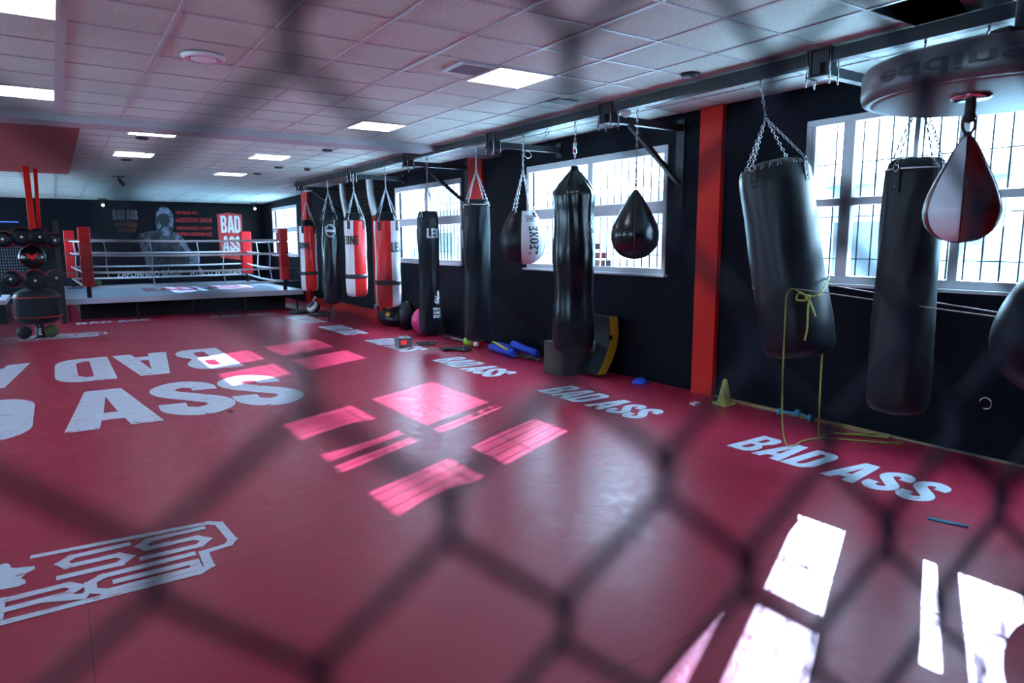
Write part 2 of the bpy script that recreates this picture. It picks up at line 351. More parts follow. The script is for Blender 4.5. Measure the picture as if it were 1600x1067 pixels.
# windows
for wi, (y0, y1, mul_, key) in enumerate(wins):
    t = bpy.data.objects.new('window_%d' % (wi+1), None); COL.objects.link(t); t.location = (W, (y0+y1)/2, ZB); t['kind'] = 'structure'
    def L3(x, y, z): return (x-W, y-(y0+y1)/2, z-ZB)
    fmb = MB(); x0, x1 = W-.015, W+.06
    ftop = .09 if wi else .06
    for a, b_ in (((x0, y0, ZB), (x1, y1, ZB+.07)), ((x0, y0, ZT-ftop), (x1, y1, ZT)), ((x0, y0, ZB+.07), (x1, y0+.06, ZT-ftop)), ((x0, y1-.06, ZB+.07), (x1, y1, ZT-ftop))):
        fmb.box(L3(*a), L3(*b_))
    fmb.build('window_frame', frame_w, t, bevel=.006)
    zt = 2.05 if wi else 2.04; th = .15 if wi else .07
    tb = MB(); tb.box(L3(x0+.005, y0+.06, zt), L3(x1-.005, y1-.06, zt+th)); tb.build('transom', frame_w, t, bevel=.006)
    wm = .11 if wi else .075
    for m_ in mul_:
        mb = MB(); mb.box(L3(x0+.002, m_-wm/2, ZB+.07), L3(x1-.002, m_+wm/2, zt)); mb.box(L3(x0+.002, m_-wm/2, zt+th), L3(x1-.002, m_+wm/2, ZT-ftop)); mb.build('mullion', frame_w, t, bevel=.005)
    ys = [y0+.06]+mul_+[y1-.06]
    for a, b_ in zip(ys[:-1], ys[1:]):
        for z0_, z1_ in ((ZB+.07, zt), (zt+th, ZT-ftop)):
            g = MB(); xx = W+.03; g.add([L3(xx, a, z0_), L3(xx, b_, z0_), L3(xx, b_, z1_), L3(xx, a, z1_)], [(0, 1, 2, 3)]); g.build('pane', glass, t)
    if not wi:
        for a, b_ in ((mul_[-1]+.037, mul_[-1]+.075), (y1-.095, y1-.06)):
            mb = MB(); mb.box(L3(x0+.006, a, ZB+.07), L3(x1-.006, b_, zt)); mb.box(L3(x0+.006, a, zt+th), L3(x1-.006, b_, ZT-ftop)); mb.build('sash_frame', frame_w, t, bevel=.004)
    gr = MB(); n_ = int((y1-y0)/.13)
    for k in range(1, n_):
        yy = y0+(y1-y0)*k/n_; gr.tube([L3(W+.28, yy, ZB-.05), L3(W+.28, yy, ZT+.05)], 0.0085, 6)
    for zz in (ZB+.22, 1.95, 2.45): gr.bar(L3(W+.28, y0-.05, zz), L3(W+.28, y1+.05, zz), .005, .010)
    gr.build('security_bars', steel, t)
    sl_ = MB(); sl_.box(L3(W-.07, y0-.04, ZB-.03), L3(W+.02, y1+.04, ZB)); sl_.build('window_sill', frame_w, t, bevel=.005)
# ceiling tiles as one mesh, with the open bays left out
HOLES = {(4, -4)}
def zc(y): return H if y < 16.9 else H-(y-16.9)*.0185
PANELS = [(-4, 1), (-4, 6), (2, 1), (2, 6), (-1.75, 9.4), (-1.75, 13.85), (1.5, 12.5), (1.6, 18.0)]
mb = MB(); gb = MB()
for i in range(-12, 7):
    for j in range(-13, 34):
        if (i, j) in HOLES: continue
        xa = T0+.6*i; xb = min(xa+.6, W+.02); ya = R0+.6*j; yb = min(ya+.6, YB+.02)
        if xa < XL-.1: xa = XL-.1
        if xb <= xa or yb <= ya: continue
        e = .0; dz = random.uniform(-.0015, .0015)
        mb.add([(xa, ya, zc(ya)+.008+dz), (xb, ya, zc(ya)+.008+dz), (xb, yb, zc(yb)+.008), (xa, yb, zc(yb)+.008)], [(0, 3, 2, 1)])
ceil = struct(mb, 'ceiling', cm)
for i in range(-11, 7):
    x = T0+.6*i; gb.bar((x, -3, H+.003), (x, 16.9, H+.003), .024, .006); gb.bar((x, 16.9, H+.003), (x, YB, zc(YB)+.003), .024, .006)
gb.box((.14, -3, H-.004), (.205, 9.35, H+.004))
for j in range(-12, 34):
    y = R0+.6*j
    if y < YB: gb.bar((XL, y, zc(y)+.004), (W, y, zc(y)+.004), .022, .006)
gb.build('ceiling_grid', tbar, ceil)
struct(MB().box((XL-.2, YF-.2, H+.38), (W+.2, YB+.2, H+.5)), 'ceiling_void', void)
loose = MB(); loose.box((-.27, -.29, -.008), (.29, .29, .008)); lo = loose.build('loose_ceiling_tile', cm, ceil); lo.location = (4.95, 1.93, H+.075); lo.rotation_euler = (.08, .06, .22)
struct(MB().box((XL, 9.36, H-.075), (W, 9.80, H+.01)), 'trim_1', mat('beam_paint', (.42, .42, .44), .6))
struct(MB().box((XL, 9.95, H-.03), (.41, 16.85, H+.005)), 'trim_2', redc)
# red pilasters and skirting of the right wall
struct(MB().box((W-.06, 4.93, 0), (W+.02, 5.23, H)), 'trim_3', redp)
struct(MB().box((W-.05, 9.85, 0), (W+.02, 10.30, H)), 'trim_4', redp)
struct(MB().box((W-.06, 14.15, 0), (W+.02, 14.55, 2.36)), 'trim_5', redp)
struct(MB().box((W-.10, 19.15, 0), (W+.02, 19.55, H)), 'trim_6', redp)
struct(MB().box((W-.03, 13.6, 0), (W+.01, 19.0, .20)), 'baseboard_right', redp)
struct(MB().box((W-.035, .2, 0), (W+.01, 4.92, .012)), 'baseboard_front', mat('wood_strip', (.30, .22, .14), .5))

# outside: yard and a low pale building across it
struct(MB().box((W+.14, -30, -.6), (60, 60, -.5)), 'ground_outside', concrete)
ob = thing('neighbouring_building', 'pale low building across the yard seen through the barred windows', 'building', (17, 8, -.5))
mb = MB(); mb.box((0, -26, 0), (6, 30, 3.6)); mb.build('wall', facade, ob)
mb = MB(); mb.box((-.3, -26.3, 3.6), (6.3, 30.3, 3.85)); mb.build('roof_edge', mat('roof_grey', (.25, .27, .28), .8), ob)
for k in range(9):
    mb = MB(); mb.box((-.04, -22+k*5.6, 1.3), (.05, -20.2+k*5.6, 2.7)); mb.build('window', mat('far_glass%d' % k, (.08, .10, .11), .2) if k == 0 else MATS['far_glass0'], ob)

# ------------------------------------------------------------------ floor print (children of the floor)
def floor_print(name, mb, m, label):
    o = mb.build(name, m, floor); o['label'] = label; return o
mb = MB(); put_heavy(mb, 'BAD', lambda x, y: (-2.95+x*(-.28+2.95), 7.30+y*2.0, .0025)); put_heavy(mb, 'ASS', lambda x, y: (-.05+x*2.31, 7.28+y*1.97, .0025), gap=.02)
def chips(x0, x1, ys):
    m_ = MB()
    for k in range(170):
        cx = random.uniform(x0, x1); cy = random.choice(ys)+random.gauss(0, .045); s_ = random.uniform(.006, .028)
        P = [(cx+s_*random.uniform(.4, 1.3)*math.cos(a)*1.5, cy+s_*random.uniform(.3, 1.)*math.sin(a), .0035) for a in [2*PI*q_/6 for q_ in range(6)]]
        m_.add(P, [tuple(range(6))])
    o = m_.build('worn_chips', fm, floor); o['label'] = 'bare red chips along the worn letter edges'; return o
floor_print('floor_lettering', mb, worn1, 'giant worn white BAD ASS print facing the camera')
chips(-2.9, 2.2, (7.29, 7.31, 9.27)); chips(-2.6, 2.1, (11.98, 9.98))
mb = MB(); put_heavy(mb, 'BAD', lambda x, y: (2.12-x*2.24, 12.0-y*2.05, .0025)); put_heavy(mb, 'ASS', lambda x, y: (-.40-x*2.31, 12.0-y*1.95, .0025))
floor_print('floor_lettering', mb, worn1, 'giant worn white BAD ASS print turned upside down')
for k, y0 in enumerate((1.05, 3.62, 6.28, 8.86, 11.36, 13.8, 16.1)):
    mb = MB(); xo = (4.62, 4.62, 4.56, 4.5, 4.46, 4.42, 4.38)[k]
    put_heavy(mb, 'BAD ASS', lambda x, y: (xo+y*.52, y0-x*1.58, .0025), gap=.03)
    floor_print('floor_lettering', mb, worn2, 'small white BAD ASS print along the window wall')
for x0, x1, y0, y1 in ((.3, 1.72, 17.15, 17.62), (2.95, 4.42, 16.85, 17.35)):
    mb = MB(); put_heavy(mb, 'BAD ASS', lambda x, y: (x0+x*(x1-x0), y0+y*(y1-y0), .0025), gap=.04)
    floor_print('floor_lettering', mb, worn2, 'small white BAD ASS print in front of the ring')
def logo_print(fn):
    mb = MB()
    lv = [0]
    def seg(pts, w_=.035):
        v, f = [], []
        for a, b_ in zip(pts[:-1], pts[1:]):
            a = Vector(a); b_ = Vector(b_); d = (b_-a).normalized(); n_ = Vector((-d.y, d.x))*w_/2
            a = a-d*w_*.45; b_ = b_+d*w_*.45
            o = len(v); lv[0] += 1; v += [(*q, lv[0]*.00004) for q in (a+n_, a-n_, b_-n_, b_+n_)]; f.append((o, o+1, o+2, o+3))
        mb.add([(fn(p[0], p[1])[0], fn(p[0], p[1])[1], fn(p[0], p[1])[2]+p[2]) for p in v], f)
    seg([(-.22, .79), (.66, .735), (.715, .69), (.735, .40), (.70, .34), (.565, .315), (.56, .12), (.50, .075), (-.45, .06), (-.9, .05)], .050)
    seg([(-.40, .80), (-.9, .82)], .04)
    def S_(x, y, w_, h_, t):
        seg([(x+w_, y+h_), (x+.05, y+h_-.004), (x, y+h_*.75), (x+.03, y+h_*.5), (x+w_-.05, y+h_*.5), (x+w_, y+h_*.25), (x+w_-.05, y), (x, y)], t)
    S_(-.10, .42, .31, .25, .055); S_(.28, .42, .33, .25, .055)
    # R
    seg([(-.36, .30), (-.08, .31), (-.03, .25), (-.08, .20), (-.36, .19)], .055); seg([(-.36, .12), (-.36, .31)], .06); seg([(-.16, .19), (-.02, .13)], .06)
    # G
    seg([(.50, .325), (.08, .31), (.02, .26), (.02, .17), (.08, .12), (.50, .13)], .055); seg([(.50, .13), (.50, .215), (.14, .21)], .055)
    # T
    seg([(-.75, .30), (-.45, .30)], .05); seg([(-.60, .30), (-.60, .12)], .055)
    # torn round emblem
    P = []
    for k in range(40):
        a = 2*PI*k/40; r_ = .19*(1+.14*math.sin(7*a)+random.uniform(-.06, .06)); P.append((-.46+r_*math.cos(a)*1.15, .58+r_*math.sin(a)))
    mb.add([fn(*p) for p in P], [tuple(range(40))])
    S_(-.86, .42, .2, .25, .043)
    return mb
floor_print('floor_logo', logo_print(lambda x, y: (x, 3.64+y, .0025)), worn1, 'worn white outlined logo print at the near left')
floor_print('floor_logo', logo_print(lambda x, y: (x, 14.75+y, .0025)), worn2, 'worn white outlined logo print under the pad machine')

# ------------------------------------------------------------------ ceiling lights and fittings
PLAB = ['square ceiling light panel nearest the upper left corner', 'ceiling light panel at the left edge just before the white beam', 'large ceiling light panel beside the square air grille',
        'ceiling light panel just before the white beam, right of centre', 'ceiling light panel just behind the white beam', 'ceiling light panel further behind the beam on the left, by the dark speaker',
        'ceiling light panel behind the beam on the right side', 'farthest small ceiling light panel toward the ring']
proto = thing('ceiling_light_panel', PLAB[0], 'light', (0, 0, 0), 'square light panels in the ceiling')
mb = MB()
for a, b_ in (((-.295, -.295, -.006), (.295, -.275, .004)), ((-.295, .275, -.006), (.295, .295, .004)), ((-.295, -.275, -.006), (-.275, .275, .004)), ((.275, -.275, -.006), (.295, .275, .004))): mb.box(a, b_)
mb.build('frame', tbar, proto)
mb = MB(); mb.box((-.278, -.278, -.003), (.278, .278, .004)); mb.build('diffuser', panel, proto)
for k, (i, j) in enumerate(PANELS):
    o = proto if k == 0 else copy_tree(proto)
    x_ = T0+.6*i+.3; y_ = R0+.6*j+.3
    o.location = (x_, y_, zc(y_)); o['label'] = PLAB[k]
v = thing('round_ceiling_vent', 'white round ceiling air vent with a domed disc', 'vent', (1.1, 5.92, H))
mb = MB(); mb.lathe([(.115, -.002), (.13, -.03), (.15, -.026), (.165, 0)], n=40); mb.build('rim', mat('vent_white', (.85, .87, .87), .4), v)
mb = MB(); mb.lathe([(.0001, -.004), (.125, -.004)], n=40); mb.build('painted_gap_shade', void, v)  # black disc painted in as the shadow between rim and disc
mb = MB(); mb.lathe([(.0001, -.04), (.05, -.038), (.092, -.025), (.095, -.015), (.0001, -.014)], n=40); mb.build('disc', MATS['vent_white'], v)
g = thing('air_grille', 'square slatted air grille in the ceiling beside the large light panel', 'vent', (3.02, 5.12, H))
mb = MB()
for a, b_ in (((-.17, -.17, -.012), (.17, -.14, .004)), ((-.17, .14, -.012), (.17, .17, .004)), ((-.17, -.14, -.012), (-.14, .14, .004)), ((.14, -.14, -.012), (.17, .14, .004))): mb.box(a, b_)
mb.build('frame', frame_w, g)
mb = MB()
for k in range(10): mb.bar((-.14, -.125+k*.028, -.006), (.14, -.125+k*.028, -.006), .018, .003, up=(0, .6, 1))
mb.box((-.14, -.14, .001), (.14, .14, .004)); mb.build('slats', mat('grille_grey', (.25, .25, .27), .5), g)
tag(MB().box((-.13, -.10, -.004), (.13, .10, .004)).build('ceiling_hatch', darkgrille, loc=(4.5, 5.75, H)), 'small dark rectangular opening in the ceiling left of the rail', 'opening')
SPK = [(1.15, 10.78, 'dark oval ceiling speaker directly behind the panel nearest the beam'), (1.19, 13.68, 'dark oval ceiling speaker behind the second far left panel'), (3.69, 10.65, 'dark oval ceiling speaker over the middle just behind the beam'),
       (3.72, 13.52, 'dark oval ceiling speaker between the two far right panels'), (3.68, 14.98, 'dark oval ceiling speaker farthest back near the smallest panel'), (4.72, 4.24, 'dark oval ceiling speaker beside the steel rail near the front')]
sp0 = None
for x_, y_, lb in SPK:
    if sp0 is None:
        sp0 = thing('ceiling_speaker', lb, 'speaker', (0, 0, 0), 'dark ceiling speakers')
        MB().lathe([(.125, 0), (.125, -.02), (.11, -.03), (.0001, -.032)], n=32).build('grille', darkgrille, sp0)
        MB().lathe([(.14, .001), (.14, -.012), (.124, -.014), (.124, .001)], n=32).build('rim', rubber, sp0); o = sp0
    else: o = copy_tree(sp0)
    o.location = (x_, y_, H); o['label'] = lb; o.scale = (.6, .6, .8)
s = thing('smoke_detector', 'small dark detector on the far ceiling near the rail end', 'detector', (4.25, 13.46, H))
MB().lathe([(.06, 0), (.06, -.02), (.035, -.045), (.0001, -.05)], n=20).build('housing', rubber, s)
p = thing('projector_camera', 'black swivel spotlight hanging from the far ceiling on the left', 'camera', (1.30, 17.0, zc(17)-.012))
p.scale = (.55, .55, .55)
MB().box((-.22, -.05, -.03), (.22, .05, 0)).build('base', rubber, p, bevel=.01)
mb = MB(); mb.tube([(0, 0, -.03), (0, 0, -.12), (.06, 0, -.16)], .03, 10); mb.build('arm', rubber, p)
mb = MB(); mb.cyl((.03, 0, -.14), (.16, -.10, -.34), .065); mb.build('head', rubber, p)
for x_, lb in ((1.35, 'small lit spotlight above the left end of the banner'), (5.64, 'small lit spotlight above the right end of the banner')):
    s = thing('banner_spotlight', lb, 'spotlight', (x_, 23.6, zc(23.6)), 'spotlights over the banner')
    mb = MB(); mb.box((-.12, -.02, -.03), (.12, .02, 0)); mb.tube([(0, 0, -.03), (0, 0, -.10)], .012, 8); mb.cyl((0, .03, -.09), (0, -.06, -.18), .045); mb.build('housing', rubber, s)
    MB().sphere((0, -.065, -.19), .04, 14).build('bulb', spotl, s)

# ------------------------------------------------------------------ bag rail with its brackets
XR = 4.95; ZR = 3.04
rail = thing('bag_rail', 'long dark steel rail under the ceiling carrying the punching bags', 'rail', (XR, 8, ZR))
mb = MB(); mb.box((-.045, -9.5, 0), (.045, 8.6, .095)); mb.build('beam', steel, rail, bevel=.004)
def hook_loop(mb, x, y, z):
    mb.tube([(x+.02*math.sin(a), y+.0, z-.02-.022*math.cos(a)+.02-.02) for a in [2*PI*k/12 for k in range(12)]], .005, 6, closed=True)
BR = [(3.15, 1), (5.55, 2), (7.81, 0), (10.41, 2), (12.95, 0), (16.3, 2)]
for k, (by, kind) in enumerate(BR):
    lab = ['steel wall bracket of the rail beside the big tilted bag', 'steel wall bracket with a diagonal brace over the teardrop bag', 'steel wall bracket of the rail above the black and white ball',
           'steel wall bracket with a diagonal brace behind the slim black bag', 'steel wall bracket of the rail above the red and white bags', 'farthest steel wall bracket at the rail end'][k]
    t = thing('rail_bracket', lab, 'bracket', (XR, by, ZR), 'wall brackets of the bag rail')
    mb = MB(); mb.bar((-.08, 0, -.045), (W-XR, 0, -.045), .07, .075); mb.build('arm', steel, t, bevel=.003)
    mb = MB(); mb.box((-.055, -.08, -.10), (.055, -.06, .10)); mb.box((-.055, .06, -.10), (.055, .08, .10)); mb.box((-.07, -.09, -.10), (.07, .09, -.088)); mb.box((-.06, -.09, .096), (.06, .09, .106)); mb.build('clamp', steel, t)
    for sx in (-.055, .055):
        for sy in (-.095, .095): mb = MB(); mb.tube([(sx, sy, .11), (sx, sy, -.16)], .006, 8); mb.cyl((sx, sy, -.125), (sx, sy, -.11), .011, 8); mb.build('bolt', chainm, t)
    mb = MB(); mb.box((W-XR-.02, -.06, -.95 if kind == 2 else -.14), (W-XR+.0, .06, .05)); mb.build('wall_plate', steel, t)
    if kind == 2:
        mb = MB(); mb.bar((.30, 0, -.08), (W-XR-.02, 0, -.66), .05, .05, up=(0, 1, 0)); mb.build('brace', steel, t)
# loose eye hooks under the rail
for hy, lb in ((2.04, 'empty eye hook under the rail above the speed ball'), (6.62, 'empty eye hook under the rail between the ball and the long black bag')):
    h_ = thing('eye_hook', lb, 'hook', (XR, hy, ZR), 'empty hooks under the rail')
    mb = MB(); mb.tube([(0, 0, 0), (0, 0, -.035)], .007, 8); mb.build('shank', chainm, h_)
    mb = MB(); mb.tube([(.024*math.sin(a), 0, -.058-.024*math.cos(a)) for a in [2*PI*k/14 for k in range(14)]], .006, 6, closed=True); mb.build('eye', chainm, h_)
# small sensor
s = thing('motion_sensor', 'small white dome sensor under the braced bracket', 'sensor', (5.02, 5.36, H-.01))
MB().lathe([(.0001, -.16), (.045, -.14), (.055, -.11), (.05, -.09), (.02, -.085), (.02, 0)], n=20).build('housing', frame_w, s)
c = thing('cable_loop', 'thin cable loop hanging above the second window', 'cable', (5.5, 7.81, 2.925))
MB().tube([(-.05, 0, .0), (-.03, 0, -.05), (.03, .02, -.07), (.08, 0, -.04), (.05, 0, .01), (.0, 0, .03)], .004, 6, closed=True).build('loop', chainm, c)

# ------------------------------------------------------------------ chains and bags
def chain_mb(mb, p, q, link=.036, wr=.0036, lw=.011):
    p = Vector(p); q = Vector(q); d = q-p; L_ = d.length; d.normalize(); n_ = max(2, int(L_/(link*.78))); u = d.orthogonal().normalized(); v_ = d.cross(u)
    for i in range(n_):
        c_ = p+d*(L_*(i+.5)/n_); a = u if i % 2 else v_; h_ = link/2-wr
        pts = []
        for k in range(8):
            t_ = 2*PI*k/8; pts.append(c_ + a*(lw*math.cos(t_)) + d*(h_*math.sin(t_)*1.05))
        mb.tube(pts, wr, 5, closed=True)
def carabiner(mb, x, y, z, h_=.09):
    pts = []
    for k in range(14):
        a = 2*PI*k/14; pts.append((x+.018*math.cos(a), y+.006*math.cos(a), z-h_/2+(h_/2)*math.sin(a)))
    mb.tube(pts, .0055, 6, closed=True)
CAM = Vector((0, 0))
def facing(x, y):
    d = Vector((x, y)).normalized(); c_ = -d; r_ = Vector((d.y, -d.x)); return math.atan2(c_.y, c_.x), 1 if (c_.x*r_.y-c_.y*r_.x) > 0 else -1
def heavy_bag(name, label, pos, z0, zb, zcol, r_, hook_z=ZR, mats=(softblk,), mfun=None, collar=True, band=None, group='heavy punching bags on the rail', hang='four', wob=None, patches=True, prof=None, junction=.42, r0=None, taper=0, piping=False, hook=(0, 0)):
    """z0 bottom, zb top edge of the skin, zcol top of gathered collar"""
    t = thing(name, label, 'punching bag', (pos[0], pos[1], z0), group)
    hgt = zb-z0; rb = (r0 or r_)
    if prof is None:
        prof = [(.0001, 0), (rb*.6, .003), (rb*.86, .02), (rb*.965, .055), (rb, .11)]
        for k in range(1, 15):
            f_ = k/15; prof.append((rb+(r_-rb)*f_ + .003*math.sin(f_*9), .11+(hgt-.14)*f_))
        prof += [(r_, hgt-.03), (r_*.985, hgt), (r_*.93, hgt+.004)]
    a0, sg = facing(*pos)
    def wb(a, z): return (.0045*math.sin(5*a+z*4)+.003*math.sin(9*a-z*7))*min(1, z*6) if wob is None else wob(a, z)
    mb = MB(); mb.lathe(prof, n=72, wob=wb, mfun=(lambda a, z: mfun(((a-a0)*sg+PI) % (2*PI)-PI, z)) if mfun else None)
    mb.build('bag_body', list(mats), t)
    if piping:
        mb = MB(); mb.tube([(r_*.985*math.cos(a), r_*.985*math.sin(a), hgt) for a in [2*PI*k/48 for k in range(48)]], .006, 6, closed=True); mb.build('piping', whitep, t)
    if collar:
        mb = MB(); mb.lathe([(r_*.94, hgt-.02), (r_*.95, hgt+.01), (r_*.86, hgt+.05), (r_*.74, zcol-z0), (r_*.66, zcol-z0+.004), (r_*.5, zcol-z0-.03), (.0001, zcol-z0-.04)], n=48, wob=lambda a, z: .012*math.sin(8*a)*(1 if z > hgt+.02 else 0)); mb.build('top_collar', softblk if mats[0] is not greyl else greyl, t)
    if band:
        for zz, ww in band:
            mb = MB(); mb.lathe([(r_+.001, zz-z0-ww/2), (r_+.007, zz-z0-ww/2+.004), (r_+.007, zz-z0+ww/2-.004), (r_+.001, zz-z0+ww/2)], n=64, wob=lambda a, z: .0045*math.sin(5*a+z*4)+.003*math.sin(9*a-z*7)); mb.build('band', rubber, t)
    ztop = hook_z-z0; zj = zcol-z0+junction; hx, hy = hook
    n_ch = 4 if hang == 'four' else 0
    for k in range(n_ch):
        a = a0+PI/4+k*PI/2 + .18; px, py = math.cos(a), math.sin(a)
        att = Vector((px*r_*.93, py*r_*.93, hgt-.02)); jn = Vector((hx*.7, hy*.7, zj))
        if patches:
            st = MB(); tx, ty = -py, px
            q0 = Vector((px, py, 0))*(r_+.009); zz0 = hgt-.16
            pts = [(-.028, zz0), (.028, zz0), (.028, hgt-.02), (.018, hgt+.02), (-.018, hgt+.02), (-.028, hgt-.02)]
            def fn(a_, b_, c_): q = Vector((px, py, 0))*(r_+.002+c_)+Vector((tx, ty, 0))*a_; return (q.x, q.y, b_)
            st.prism(pts, 0, .009, fn); so = st.build('hanging_strap', softblk if mats[0] is not greyl else greyl, t)
            dr = MB(); c_ = Vector((px, py, 0))*(r_+.014); dr.tube([(c_.x+tx*.02*math.cos(b_), c_.y+ty*.02*math.cos(b_), hgt+.005+.022*math.sin(b_)) for b_ in [2*PI*q/12 for q in range(12)]], .0035, 6, closed=True)
            dr.build('ring', chainm, so)
            for zr in (hgt-.07, hgt-.12): MB().sphere((px*(r_+.012), py*(r_+.012), zr), .006, 8).build('rivet', chainm, so); att = Vector((px*(r_+.012), py*(r_+.012), hgt+.02))
        mb = MB(); chain_mb(mb, att, jn); mb.build('chain', chainm, t)
    mb = MB(); chain_mb(mb, (hx*.7, hy*.7, zj), (hx, hy, ztop-.11)); mb.build('chain', chainm, t)
    mb = MB(); carabiner(mb, hx, hy, ztop-.03, .10); mb.tube([(hx, hy, ztop-.045), (hx, hy, ztop)], .008, 8); mb.build('hook', chainm, t)
    return t, a0, sg
def wrap_fn(a0, sg, R_, u0, z0, wd, ht, rot=False):
    """unit box -> curved skin of radius R_, centred at angle u0 (radians, + = viewer's right)"""
    def fn(x, y):
        if rot: X = (y-.5)*-ht; Z = (x-.5)*wd
        else: X = (x-.5)*wd; Z = (y-.5)*ht
        rr = R_(z0+Z) if callable(R_) else R_
        a = a0+sg*(u0+X/rr); return (rr*math.cos(a), rr*math.sin(a), z0+Z)
    return fn
def decal(t, name, m, fn, txt=None, mbfn=None, heavy=False, off=.02):
    mb = MB()
    if txt and heavy: put_heavy(mb, txt, fn, gap=.07)
    elif txt: put_text(mb, txt, fn, off)
    if mbfn: mbfn(mb)
    return mb.build(name, m, t)

def stripe(w0, w1):
    def f(a, z): 
        inw = (w0 <= a <= w1) or (w0+PI <= a) or (a <= w1-PI)
        return 1 if inw else 0
    return f
# red and white bags (far to near) - LEONE lettering on the white panels
t, a0, sg = heavy_bag('punching_bag', 'farthest red and white punching bag, nearest the ring, white strip on its left', (4.96, 15.9), .60, 2.10, 2.24, .19, mats=(redv, whitev), mfun=stripe(-2.2, -.47), band=[(1.02, .08)])
decal(t, 'lettering', blackp, wrap_fn(a0, sg, .203, -.98, 1.06, .50, .15), 'LEONE', heavy=True)
t, a0, sg = heavy_bag('punching_bag', 'black punching bag with a pale hexagon emblem between two red and white bags', (4.93, 14.3), .42, 2.22, 2.36, .185, mats=(vinyl,), hang='four')
def hexo(mb, fn, w_=.06, n=8):
    for rr in (1., .80):
        P = [(.5+rr*.5*math.cos(2*PI*(k+.5)/n), .5+rr*.5*math.sin(2*PI*(k+.5)/n)) for k in range(n)]
        Q = [(.5+(rr-w_)*.5*math.cos(2*PI*(k+.5)/n), .5+(rr-w_)*.5*math.sin(2*PI*(k+.5)/n)) for k in range(n)]
        mb.add([fn(*p) for p in P+Q], [(k, (k+1) % n, n+(k+1) % n, n+k) for k in range(n)])
        w_ *= .6
fn = wrap_fn(a0, sg, .197, .12, 1.55, .24, .28)
decal(t, 'emblem', whitep, wrap_fn(a0, sg, .199, .12, 1.55, .18, .05), 'BENLEE', mbfn=lambda mb: hexo(mb, fn))
mb = MB()
for k in range(6): mb.tube([(random.uniform(-.1, .1), random.uniform(-.1, .1), .03), (random.uniform(-.12, .12), random.uniform(-.12, .12), -.2), (random.uniform(-.15, .15), random.uniform(-.15, .15), -.41)], .008, 5)
mb.build('hanging_cords', rubber, t)
t, a0, sg = heavy_bag('punching_bag', 'middle red and white punching bag, white on its left half, lettering at the upper left', (4.93, 12.82), .67, 2.14, 2.29, .205, mats=(redv, whitev), mfun=stripe(-1.9, -.16), band=[(1.07, .085)])
decal(t, 'lettering', blackp, wrap_fn(a0, sg, .218, -.68, 1.10, .42, .17), 'LEONE', heavy=True)
t, a0, sg = heavy_bag('punching_bag', 'nearest red and white punching bag, white on its right side', (4.93, 11.3), .58, 2.09, 2.24, .222, mats=(redv, whitev), mfun=stripe(.34, 2.1), band=[(1.02, .085)])
decal(t, 'lettering', blackp, wrap_fn(a0, sg, .234, 1.25, 1.06, .46, .17), 'LEONE', heavy=True)
# slim black LEONE bag
t, a0, sg = heavy_bag('punching_bag', 'slim black punching bag with white lion and lettering on its right', (4.93, 9.7), .24, 2.12, 2.20, .165, mats=(softblk,), patches=True, junction=.36)
decal(t, 'lettering', whitep, wrap_fn(a0, sg, .178, .95, 1.62, .38, .15), 'LEONE', heavy=True)
decal(t, 'green_print', greenp, wrap_fn(a0, sg, .178, .95, 1.52, .38, .014), 'I')
def lion(mb):
    f2 = wrap_fn(a0, sg, .178, .78, .62, .13, .22)
    body = [(.42,.0),(.5,.02),(.5,.14),(.58,.22),(.66,.04),(.78,.0),(.74,.10),(.72,.30),(.80,.42),(.98,.40),(.99,.48),(.80,.54),(.78,.62),(.98,.72),(.96,.78),(.76,.72),(.80,.84),(.72,.97),(.58,1.),(.46,.94),(.42,.80),(.46,.66),(.40,.50),(.38,.34),(.40,.2)]
    mb.add([f2(*p) for p in body], [tuple(range(len(body)))])
    tail = [(.40,.22),(.25,.12),(.12,.2),(.14,.34),(.26,.44),(.22,.58),(.1,.62)]
    v, f = strokes([(a, b_) for a, b_ in tail], .07); mb.add([f2(*p) for p in v], f)
    for k, s_ in enumerate(('FOR ALL', 'COMBAT', 'SPORTS')): put_text(mb, s_, wrap_fn(a0, sg, .178, .78, .44-k*.06, .17, .045), .03)
decal(t, 'lion_print', whitep, None, mbfn=lion)
# plain black bag
t, a0, sg = heavy_bag('punching_bag', 'plain black punching bag with white edge piping, beside the white and black ball', (4.93, 8.22), .33, 2.23, 2.30, .185, mats=(softblk,), piping=True, junction=.40)
# long black vinyl bag with a pyramid top
def vwob(a, z): return .010*math.sin(4*a+1.2*z)*min(1, z) + .006*math.sin(11*a+3*z)*(z/1.8)**2
pr_ = [(.0001, 0), (.17, .006), (.22, .03), (.238, .09)]
for k in range(1, 16): pr_.append((.240+.012*math.sin(k*.8), .09+1.66*k/16))
pr_ += [(.250, 1.77), (.243, 1.82), (.16, 1.93), (.08, 2.02), (.035, 2.06), (.03, 2.10), (.0001, 2.105)]
t, a0, sg = heavy_bag('punching_bag', 'long glossy black vinyl bag with a pointed gathered top in front of the middle window', (4.95, 6.10), .46, 2.28, 2.40, .245, mats=(vinyl,), prof=pr_, wob=vwob, collar=False, hang='one', junction=.20)
mb = MB(); mb.cyl((0, 0, 2.24), (0, 0, 2.36), .022, 12); mb.build('spring_housing', chrome, t)
fn = wrap_fn(a0, sg, .262, 1.12, 1.38, .28, .32)
decal(t, 'emblem', greyp, wrap_fn(a0, sg, .264, 1.12, 1.38, .20, .05), 'BENLEE', mbfn=lambda mb: hexo(mb, fn, .05))
